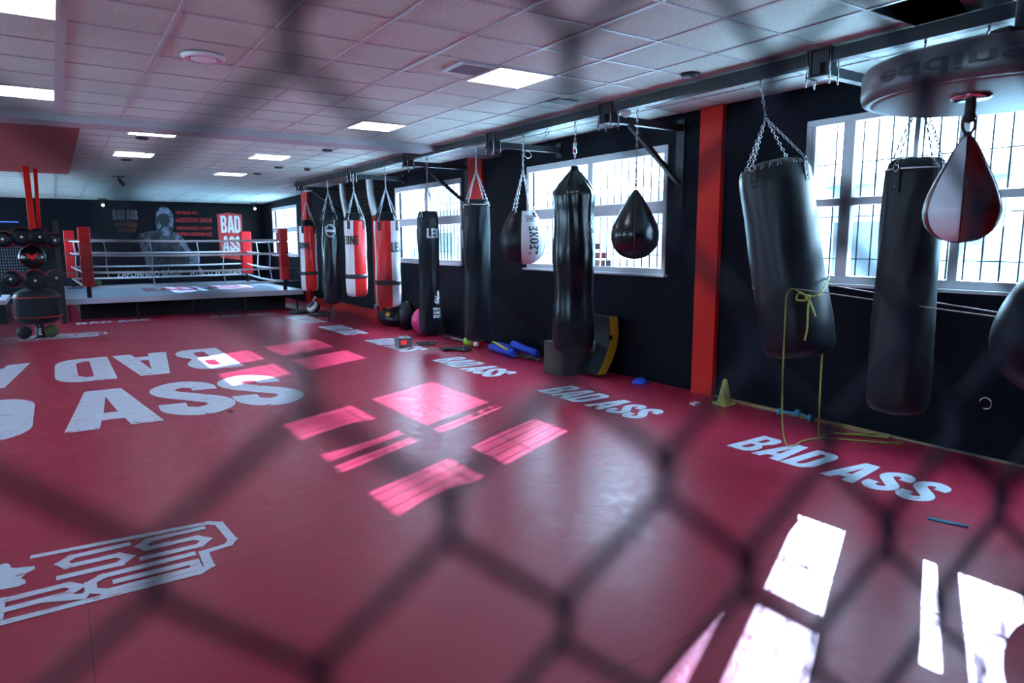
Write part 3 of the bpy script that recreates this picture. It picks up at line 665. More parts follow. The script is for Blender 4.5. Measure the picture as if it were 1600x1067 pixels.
# teardrop
def ball_bag(name, label, pos, zb, prof, mats, mfun=None, n=64, group=None, cat='punching bag'):
    t = thing(name, label, cat, (pos[0], pos[1], zb), group); a0, sg = facing(*pos)
    mb = MB(); mb.lathe(prof, n=n, mfun=(lambda a, z: mfun(((a-a0)*sg+PI) % (2*PI)-PI, z)) if mfun else None); mb.build('bag_body', list(mats), t); return t, a0, sg
def smoothp(pts, sub=5):
    P = [Vector(p) for p in pts]; out = []
    for i in range(len(P)-1):
        a = P[max(i-1, 0)]; b_ = P[i]; c_ = P[i+1]; d = P[min(i+2, len(P)-1)]
        for k in range(sub):
            q = k/sub; v_ = .5*((2*b_)+(c_-a)*q+(2*a-5*b_+4*c_-d)*q*q+(3*b_-a-3*c_+d)*q**3); out.append((max(v_.x, .0001), v_.y))
    out.append((max(P[-1].x, .0001), P[-1].y)); return out
dp = smoothp([(0, 0), (.12, .03), (.205, .11), (.238, .22), (.225, .33), (.165, .46), (.10, .57), (.045, .655), (.022, .69), (.0, .70)])
t, a0, sg = ball_bag('teardrop_bag', 'shiny black teardrop bag on a single chain before the middle window', (4.95, 5.12), 1.54, dp, (vinyl,))
mb = MB(); mb.tube([(.022*math.cos(a), 0, .70+.022*math.sin(a)) for a in [2*PI*k/12 for k in range(12)]], .005, 6, closed=True); mb.cyl((0, 0, .73), (0, 0, .80), .013, 10); carabiner(mb, 0, 0, .90, .09); mb.build('swivel', chrome, t)
mb = MB(); chain_mb(mb, (0, 0, .89), (0, 0, ZR-1.54-.11)); mb.build('chain', chainm, t)
mb = MB(); carabiner(mb, 0, 0, ZR-1.54-.02, .12); mb.build('hook', chainm, t)
mb = MB()
for q in range(4):
    aa = PI/4+q*PI/2
    mb.tube([((r_+.003)*math.cos(aa), (r_+.003)*math.sin(aa), z) for r_, z in dp if z > .1], .0028, 5)
mb.build('seams', rubber, t)
# LEONE ball
bpf = smoothp([(0, 0), (.12, .015), (.22, .08), (.275, .19), (.285, .31), (.262, .43), (.215, .55), (.155, .645), (.13, .66), (.0, .655)])
t, a0, sg = ball_bag('round_punching_ball', 'large black and white punching ball with upright black lettering', (4.93, 7.09), 1.44, bpf, (softblk, whitev), mfun=lambda a, z: 1 if -.10 < a < 1.22 else 0)
def RB(z):
    for (r1, z1), (r2, z2) in zip(bpf[:-1], bpf[1:]):
        if z1 <= z <= z2 and z2 > z1: return r1+(r2-r1)*(z-z1)/(z2-z1)+.004
    return .16
decal(t, 'lettering', blackp, wrap_fn(a0, sg, RB, .52, .30, .34, .125, rot=True), 'LEONE', heavy=True)
def small3(mb):
    for k, s_ in enumerate(('FOR ALL', 'COMBAT', 'SPORTS')): put_text(mb, s_, wrap_fn(a0, sg, RB, .45, .595-k*.028, .12, .022), .03)
decal(t, 'small_lettering', blackp, None, mbfn=small3)
decal(t, 'side_lettering', greyp, wrap_fn(a0, sg, RB, .86, .27, .14, .02, rot=True), '1947')
for k in range(4):
    a = a0+PI/4+k*PI/2+.2; px, py = math.cos(a), math.sin(a)
    mb = MB(); chain_mb(mb, (.17*px, .17*py, .63), (0, 0, 1.16)); mb.build('chain', chainm, t)
    mb = MB(); mb.lathe([(.0001, .006), (.038, .005), (.042, 0)], c=(.178*px, .178*py, .615), n=20, axis=(px*.8, py*.8, .6)); mb.build('hanging_patch', leather, t)
mb = MB(); chain_mb(mb, (0, 0, 1.16), (0, 0, ZR-1.44-.10)); mb.build('chain', chainm, t)
mb = MB(); carabiner(mb, 0, 0, ZR-1.44-.01, .11); mb.build('hook', chainm, t)

# big tilted bag, built upright about its hook, then swung
tz = .0
t, a0, sg = heavy_bag('punching_bag', 'big worn black leather bag hanging tilted beside the red pilaster, green rope tied round it', (4.95, 3.75), .0, 1.55, 1.62, .275, hook_z=2.30, mats=(leather,), junction=.36, collar=False,
    prof=[(.0001, .0), (.18, .004), (.255, .03), (.280, .09), (.286, .3), (.284, .6), (.280, .9), (.280, 1.2), (.284, 1.42), (.278, 1.52), (.255, 1.56), (.20, 1.60), (.14, 1.60), (.0001, 1.585)])
mb = MB()
for k in range(26):
    a = 2*PI*k/26; mb.tube([(.268*math.cos(a), .268*math.sin(a), 1.53), (.25*math.cos(a+.06), .25*math.sin(a+.06), 1.575), (.268*math.cos(a+.12), .268*math.sin(a+.12), 1.54)], .0035, 5)
mb.build('lacing', chainm, t)
mb = MB(); mb.tube([(.2745*math.cos(a0-.3), .2745*math.sin(a0-.3), z) for z in (.1, .5, .9, 1.3, 1.5)], .003, 5); mb.lathe([(.277, .22), (.279, .225), (.277, .23)], n=64); mb.build('seam', rubber, t)
# swing: top hook at (4.95, 3.75, 3.02); bag top centre (5.0,3.62,2.35), bottom (5.1,3.25,.78)
top = Vector((4.95, 3.70, 3.035)); bot = Vector((5.06, 3.27, .79)); dirv = (top-bot).normalized()
q = Vector((0, 0, 1)).rotation_difference(dirv)
t.rotation_mode = 'QUATERNION'; t.rotation_quaternion = q; t.location = top - dirv*2.30
# grey bag by the right window
t, a0, sg = heavy_bag('punching_bag', 'tall worn grey bag widening downward in front of the right window', (4.96, 2.42), .50, 2.20, 2.27, .185, r0=.20, mats=(greyl,), junction=.45, piping=True)
mb = MB(); mb.bar((.03, .02, 1.72), (.03, .02, 2.50), .03, .012); mb.build('webbing', galv, t)
# pear bag at the right edge
pp = smoothp([(0, 0), (.15, .03), (.29, .14), (.35, .30), (.335, .45), (.27, .62), (.16, .80), (.09, .90), (.05, .95), (0, .96)])
t, a0, sg = ball_bag('uppercut_bag', 'dark blue-black pear-shaped bag cut by the right edge of the frame', (4.95, 1.50), .78, pp, (softblk,))
mb = MB(); chain_mb(mb, (0, 0, .95), (0, 0, ZR-.78-.10)); mb.build('chain', chainm, t)
mb = MB(); carabiner(mb, 0, 0, ZR-.78-.01, .11); mb.build('hook', chainm, t)

# ------------------------------------------------------------------ speed ball with its round platform
pf = thing('speed_ball_platform', 'round wooden speed ball platform with dark lettered rim at the upper right', 'platform', (3.0, 1.2, 2.25))
mb = MB(); mb.lathe([(.0001, 0), (.39, 0), (.425, .006)], n=72); mb.build('board', platw, pf)
mb = MB(); mb.lathe([(.425, .004), (.442, .012), (.45, .03), (.45, .115), (.44, .13), (.30, .134), (.0001, .134)], n=72); mb.build('rim', platr, pf)
a0, sg = facing(3.0, 1.2)
mb = MB(); put_text(mb, 'edding', wrap_fn(a0, sg, .453, -.35, .065, .50, -.075), .02); mb.build('lettering', blackp, pf)
mb = MB(); mb.bar((-.25, -.1, .16), (.9, -.45, .16), .07, .05); mb.bar((0, .35, .16), (1.1, -.05, .16), .07, .05); mb.tube([(.2, .0, .15), (.2, 0, .90)], .03, 12); mb.build('support_arms', steel, pf)
mb = MB(); mb.lathe([(.0001, -.012), (.06, -.012), (.068, -.004), (.068, 0)], c=(-.11, .03, 0), n=32); mb.build('swivel_plate', chrome, pf)
mb = MB(); mb.cyl((-.11, .03, -.012), (-.11, .03, -.07), .018, 16); mb.sphere((-.11, .03, -.075), .022, 14); mb.build('swivel', rubber, pf)
sbp = [(a*1.17, b_*1.17) for a, b_ in smoothp([(0, 0), (.05, .008), (.09, .04), (.108, .09), (.102, .14), (.080, .20), (.055, .255), (.034, .30), (.02, .325), (.012, .335)])]
SB = (2.89, 1.23)
t, a0, sg = ball_bag('speed_ball', 'red, white and black speed ball hanging below the round platform', (SB[0], SB[1]), 1.712, sbp, (mat('speed_red', (.16, .014, .016), .28), whitev, vinyl), mfun=lambda a, z: 1 if -1.0 < a < .02 else 0)
mb = MB()
for aa in (-1.0, .02, 1.5, 2.5): mb.tube([((r_+.001)*math.cos(a0+sg*aa), (r_+.001)*math.sin(a0+sg*aa), z) for r_, z in sbp], .0022, 5)
mb.build('seams', vinyl, t)
mb = MB(); mb.tube([(.0, 0, .38), (0, 0, .41)], .014, 10); mb.tube([(.022*math.cos(a), -.012*math.cos(a), .437+.034*math.sin(a)) for a in [2*PI*k/16 for k in range(16)]], .0055, 6, closed=True); mb.build('clip', rubber, t)
decal(t, 'lettering', blackp, wrap_fn(a0, sg, .128, .62, .12, .10, .03), 'LEONE')

# ------------------------------------------------------------------ ropes round the tilted bag
def spline(pts, sub=8):
    P = [Vector(p) for p in pts]; out = []
    for i in range(len(P)-1):
        a = P[max(i-1, 0)]; b_ = P[i]; c_ = P[i+1]; d = P[min(i+2, len(P)-1)]
        for k in range(sub):
            q = k/sub; out.append(.5*((2*b_)+(c_-a)*q+(2*a-5*b_+4*c_-d)*q*q+(3*b_-a-3*c_+d)*q**3))
    out.append(P[-1]); return out
rp = thing('tension_cord', 'thin braided cord stretched level from the tilted bag to the right', 'rope', (5.05, 3.4, 1.3))
def loc(pts, o): return [tuple(Vector(p)-Vector(o)) for p in pts]
O = (5.05, 3.4, 1.3)
mb = MB(); mb.tube(loc([(4.83, 3.52, 1.375), (4.83, 3.2, 1.35), (4.85, 2.34, 1.285), (4.85, 1.4, 1.22)], O), .005, 6); mb.build('front_strand', ropet, rp)
mb = MB(); mb.tube(loc([(5.33, 3.3, 1.365), (5.32, 2.56, 1.29), (5.30, 1.3, 1.17)], O), .005, 6); mb.build('rear_strand', ropet, rp)
ra = math.atan2(.18, .53)
mb = MB(); mb.tube([(.0+.285*math.cos(a), .0+.285*math.sin(a), .05+.02*math.sin(a+2)) for a in [PI*.35+1.55*PI*k/24 for k in range(25)]], .005, 6); mb.build('loop', ropet, rp)
rg = thing('green_rope', 'yellow-green rope knotted on the tilted bag, hanging to a loose coil on the floor', 'rope', (5.1, 3.3, 0))
O = (5.1, 3.3, 0)
mb = MB(); mb.tube(loc(spline([(4.78, 3.05, 1.30), (4.78, 3.12, 1.33), (4.78, 3.19, 1.35), (4.78, 3.23, 1.30), (4.78, 3.235, 1.23), (4.785, 3.235, 1.0), (4.80, 3.24, .59), (4.88, 3.27, .20), (5.0, 3.30, .02), (5.10, 3.28, .010), (5.26, 3.32, .008), (5.47, 3.27, .008), (5.62, 3.1, .008), (5.78, 2.9, .008), (5.90, 2.80, .008)]), O), .007, 7); mb.build('left_strand', ropeg, rg)
mb = MB(); mb.tube(loc(spline([(4.79, 3.05, 1.30), (4.83, 2.99, 1.31), (4.95, 3.02, 1.37), (5.10, 3.08, 1.43), (5.15, 3.13, 1.37), (5.17, 3.14, 1.09), (5.22, 3.17, .55), (5.36, 3.24, .08), (5.43, 3.27, .01), (5.6, 3.33, .008), (5.8, 3.22, .008), (5.98, 3.08, .02), (5.96, 3.35, .03), (5.78, 3.38, .02), (5.74, 3.28, .008), (5.85, 3.12, .008), (5.95, 2.95, .008)]), O), .007, 7); mb.build('right_strand', ropeg, rg)
mb = MB(); mb.tube(loc(spline([(4.78, 3.05, 1.30), (4.775, 3.12, 1.32), (4.775, 3.14, 1.27), (4.775, 3.06, 1.27), (4.775, 3.03, 1.30), (4.775, 3.04, 1.22), (4.78, 3.04, 1.05), (4.78, 3.055, .96)]), O), .007, 7)
mb.tube(loc(spline([(4.775, 3.045, 1.30), (4.775, 3.01, 1.23), (4.78, 2.975, 1.15)]), O), .007, 7); mb.sphere(loc([(4.775, 3.045, 1.295)], O)[0], .022, 12); mb.build('knot', ropeg, rg)

# ------------------------------------------------------------------ boxing ring
rg_ = thing('boxing_ring', 'raised boxing ring with white ropes and pale blue canvas at the far end', 'boxing ring', (2.75, 20.4, 0))
RX0, RX1, RY0, RY1 = .12, 5.36, 17.85, 23.6
def RL(x, y, z): return (x-2.75, y-20.4, z)
mb = MB(); mb.box(RL(RX0, RY0, .44), RL(RX1, RY1, .50)); mb.build('canvas', canvas, rg_, bevel=.015)
mb = MB(); mb.box(RL(RX0-.02, RY0-.03, .385), RL(RX1+.02, RY0, .515)); mb.box(RL(RX1, RY0, .385), RL(RX1+.03, RY1, .515)); mb.build('apron', apron, rg_, bevel=.008)
mb = MB(); mb.box(RL(RX0+.3, RY0+.55, 0), RL(RX1-.3, RY1-.3, .39)); mb.build('dark_base', void, rg_)
for x_ in (.2, 1.55, 2.75, 3.95, 5.25):
    mb = MB(); mb.box(RL(x_-.02, RY0+.12, 0), RL(x_+.02, RY0+.16, .44)); mb.build('leg', steel, rg_)
# printed logo on the canvas
mb = MB(); put_text(mb, 'BAD ASS', lambda x, y: RL(1.9+x*2.6, 19.6+y*1.5, .503), .03); mb.build('canvas_print', mat('canvas_red_print', (.30, .05, .07), .5), rg_)
CN = [(RX0+.5, RY0+.35, .24), (RX1-.34, RY0+.35, .21), (RX0+.30, RY1-.45, .26), (RX1-.16, RY1-.45, .30)]
for k, (x_, y_, w_) in enumerate(CN):
    po = MB(); po.cyl(RL(x_, y_, .5), RL(x_, y_, 2.0), .05, 16); po = po.build('post', steel, rg_)
    mb = MB(); zt = 2.10
    nseg = 4 if k < 2 else 1
    for q_ in range(nseg):
        a = .75+(zt-.75)*q_/nseg; b_ = .75+(zt-.75)*(q_+1)/nseg
        mb.box(RL(x_-w_/2, y_-w_/2, a+.012), RL(x_+w_/2, y_+w_/2, b_-.012))
    mb.box(RL(x_-w_*.4, y_-w_*.4, .76), RL(x_+w_*.4, y_+w_*.4, zt-.02))
    mb.build('corner_pad', redv, rg_, bevel=.02)
RZ = [1.80, 1.46, 1.07, .73]
def rope_run(a, b_, sag, ext=.0):
    a = Vector(a); b_ = Vector(b_)
    return [a.lerp(b_, k/12)-Vector((0, 0, sag*4*(k/12)*(1-k/12))) for k in range(13)]
for (i, j) in ((0, 1), (2, 3), (1, 3), (0, 2)):
    for z in RZ:
        sg_ = .05 if (i, j) == (1, 3) else (.03 if (i, j) == (0, 1) else .02)
        mb = MB(); mb.tube(rope_run(RL(CN[i][0], CN[i][1], z), RL(CN[j][0], CN[j][1], z), sg_), .026, 8); mb.build('ring_rope', ropew, rg_)
for (i, j), fr_ in (((0, 1), (.30, .66)), ((2, 3), (.18, .70)), ((1, 3), (.33, .66)), ((0, 2), (.33, .66))):
    for f_ in fr_:
        a = Vector(RL(*CN[i][:2], 0)).lerp(Vector(RL(*CN[j][:2], 0)), f_); s_ = 4*f_*(1-f_)*.03
        mb = MB(); mb.tube([(a.x-.02, a.y, 1.80-s_), (a.x+.02, a.y-.01, 1.46-s_), (a.x-.01, a.y+.01, 1.07-s_), (a.x+.03, a.y, .73-s_)], .022, 6, flat=.6); mb.build('rope_spacer', apron, rg_)
for z in RZ:
    mb = MB(); mb.cyl(RL(CN[1][0]+.1, CN[1][1], z), RL(CN[1][0]+.38, CN[1][1]-.02, z), .014, 8); mb.cyl(RL(CN[0][0]-.42, CN[0][1], z), RL(CN[0][0]-.1, CN[0][1], z), .014, 8); mb.build('turnbuckle', galv, rg_)
tag(MB().box((-.05, -.05, 0), (.05, .05, 2.2)).build('steel_post', rubber, loc=(.10, 17.6, 0)), 'black upright steel post left of the ring', 'post')
bg_ = MB(); bg_.sphere((0, 0, .11), .12, 16, sc=(1.5, .8, .9)); tag(bg_.build('camo_bag', camo, loc=(.93, 22.9, .5)), 'small camouflage bag lying in the far left corner of the ring', 'bag')

# ------------------------------------------------------------------ banner on the back wall
bn = thing('wall_banner', 'wide black banner with a boxer and a red label behind the ring', 'banner', (3.45, YB-.02, 1.7))
def BL(x, z, d=.008): return (x-3.45, -d, z-1.7)
bn_m = mat('banner_black', (.003, .004, .007), .5, spec=.15, var=.4, vscale=1.5)
mb = MB(); mb.box(BL(1.3, .45, 0), BL(5.85, 2.93, .006)); mb.build('sheet', bn_m, bn)
def bt(name, txt, x0, x1, z0, z1, m, off=.03):
    mb = MB(); put_text(mb, txt, lambda x, y: BL(x0+x*(x1-x0), z0+y*(z1-z0), .012), off); return mb.build(name, m, bn)
mb = MB(); put_heavy(mb, 'BAD ASS', lambda x, y: BL(1.62+x*.66, 2.44+y*.30, .012), gap=.04); mb.build('heading', greyp, bn)
mb = MB()
for f_ in range(1):
    put_heavy(mb, 'BASS', lambda x, y: BL(1.68+x*.26, 2.24+y*.12, .012)); put_heavy(mb, 'TEAD', lambda x, y: BL(1.98+x*.26, 2.21+y*.16, .012)); put_heavy(mb, 'NAND', lambda x, y: BL(1.72+x*.48, 2.08+y*.10, .012))
mb.build('small_logo', orangep, bn)
for k, s_ in enumerate(('ZMNIEJSZA BÓL', 'ŁAGODZI STANY ZAPALNE', 'CHRONI KOŚCI I STAWY', 'WSPIERA REGENERACJĘ')):
    x1 = (4.02, 4.42, 4.40, 4.40)[k]; z = (2.62, 2.39, 2.15, 1.93)[k]; bt('slogan_line', s_, 3.34, x1, z, z+.14, redprint, .008)
bt('bottom_slogan', 'ZAPOMNIJ O BÓLU!', 1.58, 3.40, .62, .93, whitep, .015); bt('bottom_slogan', 'MYŚL O WYGRANEJ!', 3.66, 5.42, .62, .93, whitep, .015)
# red tub label
P = [(4.60, 1.25), (5.32, 1.15), (5.36, 2.66), (4.95, 2.72), (4.58, 2.66)]
mb = MB(); mb.add([BL(*p, .010) for p in P], [tuple(range(5))]); mb.build('red_label', redprint, bn)
mb = MB(); put_heavy(mb, 'BAD', lambda x, y: BL(4.68+x*.62, 2.06+y*.56, .014), gap=.02); put_heavy(mb, 'ASS', lambda x, y: BL(4.70+x*.58, 1.45+y*.50, .014), gap=.02); mb.build('label_letters', whitep, bn)
# printed boxer: dark body with lighter lit areas, hands raised before the chin
skin1 = worn('print_body', (.006, .008, .012), (.045, .055, .075), .46, 5, .5); skin2 = worn('print_light', (.015, .018, .026), (.16, .19, .25), .44, 4, .5); skin3 = mat('print_shadow', (.012, .013, .018), .45)
def shape(name, pts, m, d):
    pts = [tuple(v_)[:2] for v_ in spline([(a, b_, 0) for a, b_ in pts+[pts[0]]], 4)][:-1]
    mb = MB(); mb.add([BL(a, b_, d) for a, b_ in pts], [tuple(range(len(pts)))]); return mb.build(name, m, bn)
shape('boxer_torso', [(2.45,.95),(2.30,1.5),(2.22,1.9),(2.45,2.08),(2.75,2.12),(3.15,2.12),(3.42,2.0),(3.60,1.75),(3.75,1.3),(3.85,1.0),(3.3,.97)], skin1, .010)
shape('boxer_head', [(2.80,2.05),(2.76,2.40),(2.82,2.72),(2.98,2.84),(3.16,2.80),(3.28,2.62),(3.28,2.35),(3.20,2.08),(3.0,1.96)], skin1, .012)
shape('boxer_shoulder', [(2.26,1.86),(2.32,2.02),(2.52,2.07),(2.72,2.02),(2.60,1.88),(2.50,1.60),(2.40,1.40),(2.30,1.55)], skin2, .014)
shape('boxer_shoulder', [(3.24,2.02),(3.45,1.95),(3.62,1.68),(3.78,1.32),(3.62,1.30),(3.48,1.6),(3.30,1.82)], skin2, .014)
shape('boxer_cheek', [(2.78,2.36),(2.80,2.52),(2.86,2.55),(2.93,2.40),(2.90,2.22),(2.82,2.18)], skin2, .016)
shape('boxer_cheek', [(3.24,2.22),(3.28,2.40),(3.24,2.54),(3.16,2.45),(3.14,2.28)], skin2, .016)
shape('boxer_cap', [(2.80,2.55),(2.84,2.74),(2.98,2.85),(3.14,2.82),(3.26,2.66),(3.24,2.56),(3.02,2.66)], skin2, .015)
shape('boxer_face_shadow', [(2.90,2.56),(3.02,2.62),(3.14,2.56),(3.16,2.36),(3.06,2.24),(2.94,2.24),(2.88,2.38)], skin3, .017)
shape('boxer_glove', [(2.94,1.98),(2.92,2.12),(3.0,2.24),(3.10,2.22),(3.16,2.08),(3.10,1.96)], skin2, .018)
shape('boxer_glove', [(3.52,1.18),(3.58,1.34),(3.74,1.42),(3.92,1.36),(3.98,1.18),(3.88,1.02),(3.64,1.0)], skin2, .018)
shape('boxer_forearm', [(2.42,1.02),(2.40,1.26),(2.50,1.50),(2.62,1.36),(2.60,1.10),(2.52,.98)], skin2, .018)
# wall poster at the far right corner
tag(MB().box((-.12, -.008, -.2), (.12, 0, .2)).build('wall_poster', mat('poster_dark', (.03, .035, .04), .4, var=.6, vscale=10), loc=(5.72, YB-.002, 2.15)), 'small dark framed notice right of the banner', 'poster')

# ------------------------------------------------------------------ left side: pad machine, LED strip, far ledge
pm = thing('striking_pad_machine', 'black and red striking machine with round pads over a barrel at the left', 'training machine', (-.31, 15.2, 0))
mb = MB(); mb.lathe([(.10, 0), (.10, .02), (.065, .04), (.065, .42)], n=24); mb.build('pedestal', rubber, pm)
mb = MB(); put_text(mb, 'BAD ASS', lambda x, y: (.0-.025+y*.05, -.068, .06+x*.26), .03); mb.build('pedestal_lettering', whitep, pm)
mb = MB(); mb.lathe([(.0001, .27), (.26, .28), (.34, .34), (.36, .38), (.355, .44), (.355, .72), (.36, .78), (.33, .84), (.2, .90), (.0001, .92)], n=48); mb.build('barrel', softblk, pm)
for z in (.40, .76):
    mb = MB(); mb.tube([(.362*math.cos(a), .362*math.sin(a), z) for a in [2*PI*k/48 for k in range(48)]], .012, 8, closed=True); mb.build('red_rim', redv, pm)
mb = MB(); mb.tube([(0, 0, .9), (0, 0, 1.9)], .07, 14); mb.bar((-.5, .05, 1.78), (.5, .05, 1.78), .06, .06); mb.bar((-.45, .05, 1.08), (.45, .05, 1.08), .06, .06); mb.build('frame', steel, pm)
mb = MB(); mb.bar((.05, .0, 1.7), (.03, .35, H), .10, .10); mb.bar((.14, .05, 1.7), (.17, .8, H), .06, .06); mb.build('ceiling_pole', redp, pm)
for k, (x_, z_, r_) in enumerate([(-.36, 1.80, .14), (-.11, 1.84, .17), (.13, 1.84, .165), (.33, 1.78, .13), (-.31, 1.10, .15), (.01, 1.06, .19), (.30, 1.10, .14)]):
    ax = Vector((x_*.9, -1, 0)).normalized()
    c_ = Vector((x_, -.12, z_))
    pd = MB().lathe([(r_*.9, 0), (r_, .02), (r_, .09), (r_*.93, .115), (r_*.5, .125), (.0001, .125)], c=c_, n=36, axis=ax).build('round_pad', softblk, pm)
    e_ = MB(); e_.lathe([(r_+.001, .012), (r_+.007, .018), (r_+.007, .05), (r_+.001, .056)], c=c_, n=36, axis=ax); e_.build('pad_edge', redv, pd)
    MB().lathe([(.022, 0), (.022, .008), (.0001, .01)], c=c_+ax*.125, n=14, axis=ax).build('pad_centre', whitep, pd)
mb = MB(); mb.lathe([(.20, 0), (.21, .03), (.17, .10), (.0001, .12)], c=(0, -.10, 1.48), n=36, axis=(0, -1, .2)); cp = mb.build('centre_pad', vinyl, pm)
mb = MB(); P = [(-.09, .05), (-.03, .03), (0, .0), (.03, .03), (.09, .05), (.05, -.03), (0, -.07), (-.05, -.03)]; mb.prism([(a, b_) for a, b_ in P], 0, .02, lambda a, b_, c_: (a, -.235-c_, 1.50+b_)); mb.build('red_emblem', redv, cp)
for k in range(7):
    a = PI+PI*(k+.3)/6.6; mb = MB(); mb.sphere((.15*math.cos(a), -.20, 1.50+.13*math.sin(a)), .020, 10, sc=(1, .5, 1)); mb.build('stud', whitep, cp)
for x_, lb, m_ in ((-.24, 'dark medicine ball at the left of the pad machine foot', rubber), (.17, 'camouflage medicine ball at the right of the pad machine foot', camo)):
    mb = MB(); mb.sphere((0, 0, .12), .12, 20)
    tag(mb.build('medicine_ball', m_, loc=(-.31+x_, 15.15, 0)), lb, 'ball', 'balls by the pad machine')
tag(MB().box((-.55, -.01, -.012), (.22, 0, .012)).build('led_strip', led, loc=(-.95, YB-.005, 2.34)), 'blue light strip on the dark wall at the far left', 'light strip')
lg = thing('low_platform', 'white-edged low platform at the far left edge', 'platform', (-1.6, 18.2, 0))
MB().box((-1, 0, .42), (.68, 2, .52)).build('top', apron, lg, bevel=.01); MB().box((-1, .1, 0), (.66, 2, .42)).build('base', backw, lg)
mb = MB()
for k in range(0): mb.bar((0, k*.07, 0), (.55, k*.07+.25, .7), .008, .008); mb.bar((.55, k*.07, 0), (0, k*.07+.25, .7), .008, .008)
rk = thing('net_screen', 'pale mesh net panel behind the pad machine', 'net', (-1.05, 19.4, .9))
mb = MB()
for k in range(12): mb.bar((k*.05, 0, 0), (k*.05, 0, .75), .006, .006); mb.bar((0, 0, k*.068), (.55, 0, k*.068), .006, .006)
mb.build('net', mat('net_white', (.25, .30, .40), .7), rk); MB().box((-.03, -.03, -.9), (.0, 0, .8)).build('post', steel, rk)

# ------------------------------------------------------------------ things on the floor and wall at the right
# ducts and louvres
lv = thing('wall_louvre', 'black slatted ventilation louvre on the wall above the red and white bags', 'vent', (W, 15.0, 2.75))
mb = MB()
for k in range(9): mb.bar((-.12, -1.0, -.36+k*.085), (-.12, 1.1, -.36+k*.085), .05, .012, up=(.5, 0, 1))
mb.build('slats', darkgrille, lv); mb = MB(); mb.box((-.06, -1.05, -.40), (0, 1.15, .40)); mb.build('backing', void, lv)
for y_, lb in ((15.75, 'silver flexible duct hanging left of the louvre'), (14.1, 'silver flexible duct hanging right of the louvre')):
    d_ = thing('flexible_duct', lb, 'duct', (5.80, y_, 2.3), 'silver flexible ducts')
    mb = MB(); mb.tube(spline([(0, .04, .80), (.01, 0, .45), (.04, -.06, .15), (.06, -.09, 0)]), .085, 16); mb.build('tube', silver, d_)
# weight plates
for x_, y_, r_, lb in ((4.92, 16.75, .23, 'black weight plate lying flat by the ring corner'), (5.22, 16.0, .23, 'black weight plate lying under the far bags')):
    wp = thing('weight_plate', lb, 'weight plate', (x_, y_, 0), 'weight plates on the floor')
    MB().lathe([(.03, 0), (r_, 0), (r_+.01, .02), (r_+.01, .06), (r_*.9, .075), (r_*.85, .06), (.08, .06), (.07, .08), (.03, .08), (.03, 0)], n=44).build('plate', rubber, wp)
k_ = thing('medicine_ball', 'black and white ball with a handle beside the weight plates', 'ball', (5.28, 16.7, 0)); MB().sphere((0, 0, .15), .15, 22).build('ball', rubber, k_)
mb = MB(); mb.lathe([(.152, 0), (.153, .05), (.135, .075), (.0001, .09)], c=(-.03, -.03, .14), n=24, axis=(-.7, -.3, .6)); mb.build('white_cap', whitev, k_)
mb = MB(); mb.tube([(-.02, 0, .28), (.02, 0, .36), (.06, 0, .40)], .02, 8); mb.build('handle', whitev, k_)
# gear pile
gp = thing('gear_bag', 'open black sports bag with a pocket lying under the nearest red and white bag', 'bag', (5.76, 13.1, 0))
mb = MB(); mb.sphere((0, .1, .16), .17, 20, sc=(1.1, 3.2, .95)); mb.sphere((0, -.75, .28), .2, 18, sc=(.8, 1.1, 1.5)); mb.build('bag', softblk, gp)
mb = MB(); mb.tube(spline([(-.1, .4, .28), (-.2, .2, .42), (-.2, -.1, .42), (-.1, -.3, .28)]), .018, 8, flat=.4); mb.build('handle', rubber, gp)
wf = MB(); wf.tube(spline([(0, .25, .0), (-.02, .1, .10), (0, -.12, .13), (.02, -.2, .10)]), [.01]*6+[.05]*8+[.045]*11, 10, flat=.5) if False else wf.tube([(0, .28, -.05), (-.02, .15, .06), (0, 0, .10), (.02, -.2, .10)], [.012, .05, .055, .03], 10, flat=.5)
tag(wf.build('white_shin_guard', whitev, loc=(5.58, 13.25, .36)), 'white curved guard lying on the black sports bag', 'guard')
mb = MB(); mb.tube([(0, .2, 0), (0, .05, .02), (0, -.15, .07), (0, -.3, .12)], [.03, .06, .05, .02], 10); mb.sphere((0, .1, -.15), .05, 12)
tag(mb.build('yellow_glove', yellow, loc=(5.58, 12.75, .42)), 'yellow glove lying on the black sports bag', 'glove')
mb = MB(); mb.sphere((0, 0, .27), .27, 28); tag(mb.build('gym_ball', pinkm, loc=(5.68, 11.35, 0)), 'pink gym ball half hidden behind the slim black bag', 'ball')
tm = thing('round_timer', 'small grey box timer with red digits standing on the floor', 'timer', (4.73, 10.30, 0))
MB().box((-.12, -.09, 0), (.12, .09, .16)).build('case', mat('timer_grey', (.16, .17, .19), .4), tm, bevel=.008)
mb = MB(); put_text(mb, '88', lambda x, y: (-.09+x*.11, -.093, .045+y*.08), .05); mb.build('display_digits', mat('digit_red', (.5, .02, .02), .4, emit=(1, .05, .04), estr=.6), tm)
mb = MB(); mb.cyl((-.06, 0, .16), (-.06, 0, .185), .018, 12); mb.cyl((.05, 0, .16), (.05, 0, .18), .022, 12); mb.tube([(.12, 0, .03), (.2, -.04, .02), (.26, -.02, .012)], .008, 6); mb.build('knobs', frame_w, tm)
rb = thing('resistance_bands', 'tangled black resistance straps with red cord on the mat', 'strap', (5.2, 9.85, 0))
mb = MB()
for c0 in ((-.05, .42), (.0, -.35), (.14, -.5)):
    for k in range(3):
        pts = [(c0[0]+random.uniform(-.14, .14), c0[1]+random.uniform(-.16, .16), random.uniform(.015, .05)) for _ in range(6)]
        mb.tube(spline(pts, 4), .018, 6, flat=.5)
mb.build('straps', rubber, rb)
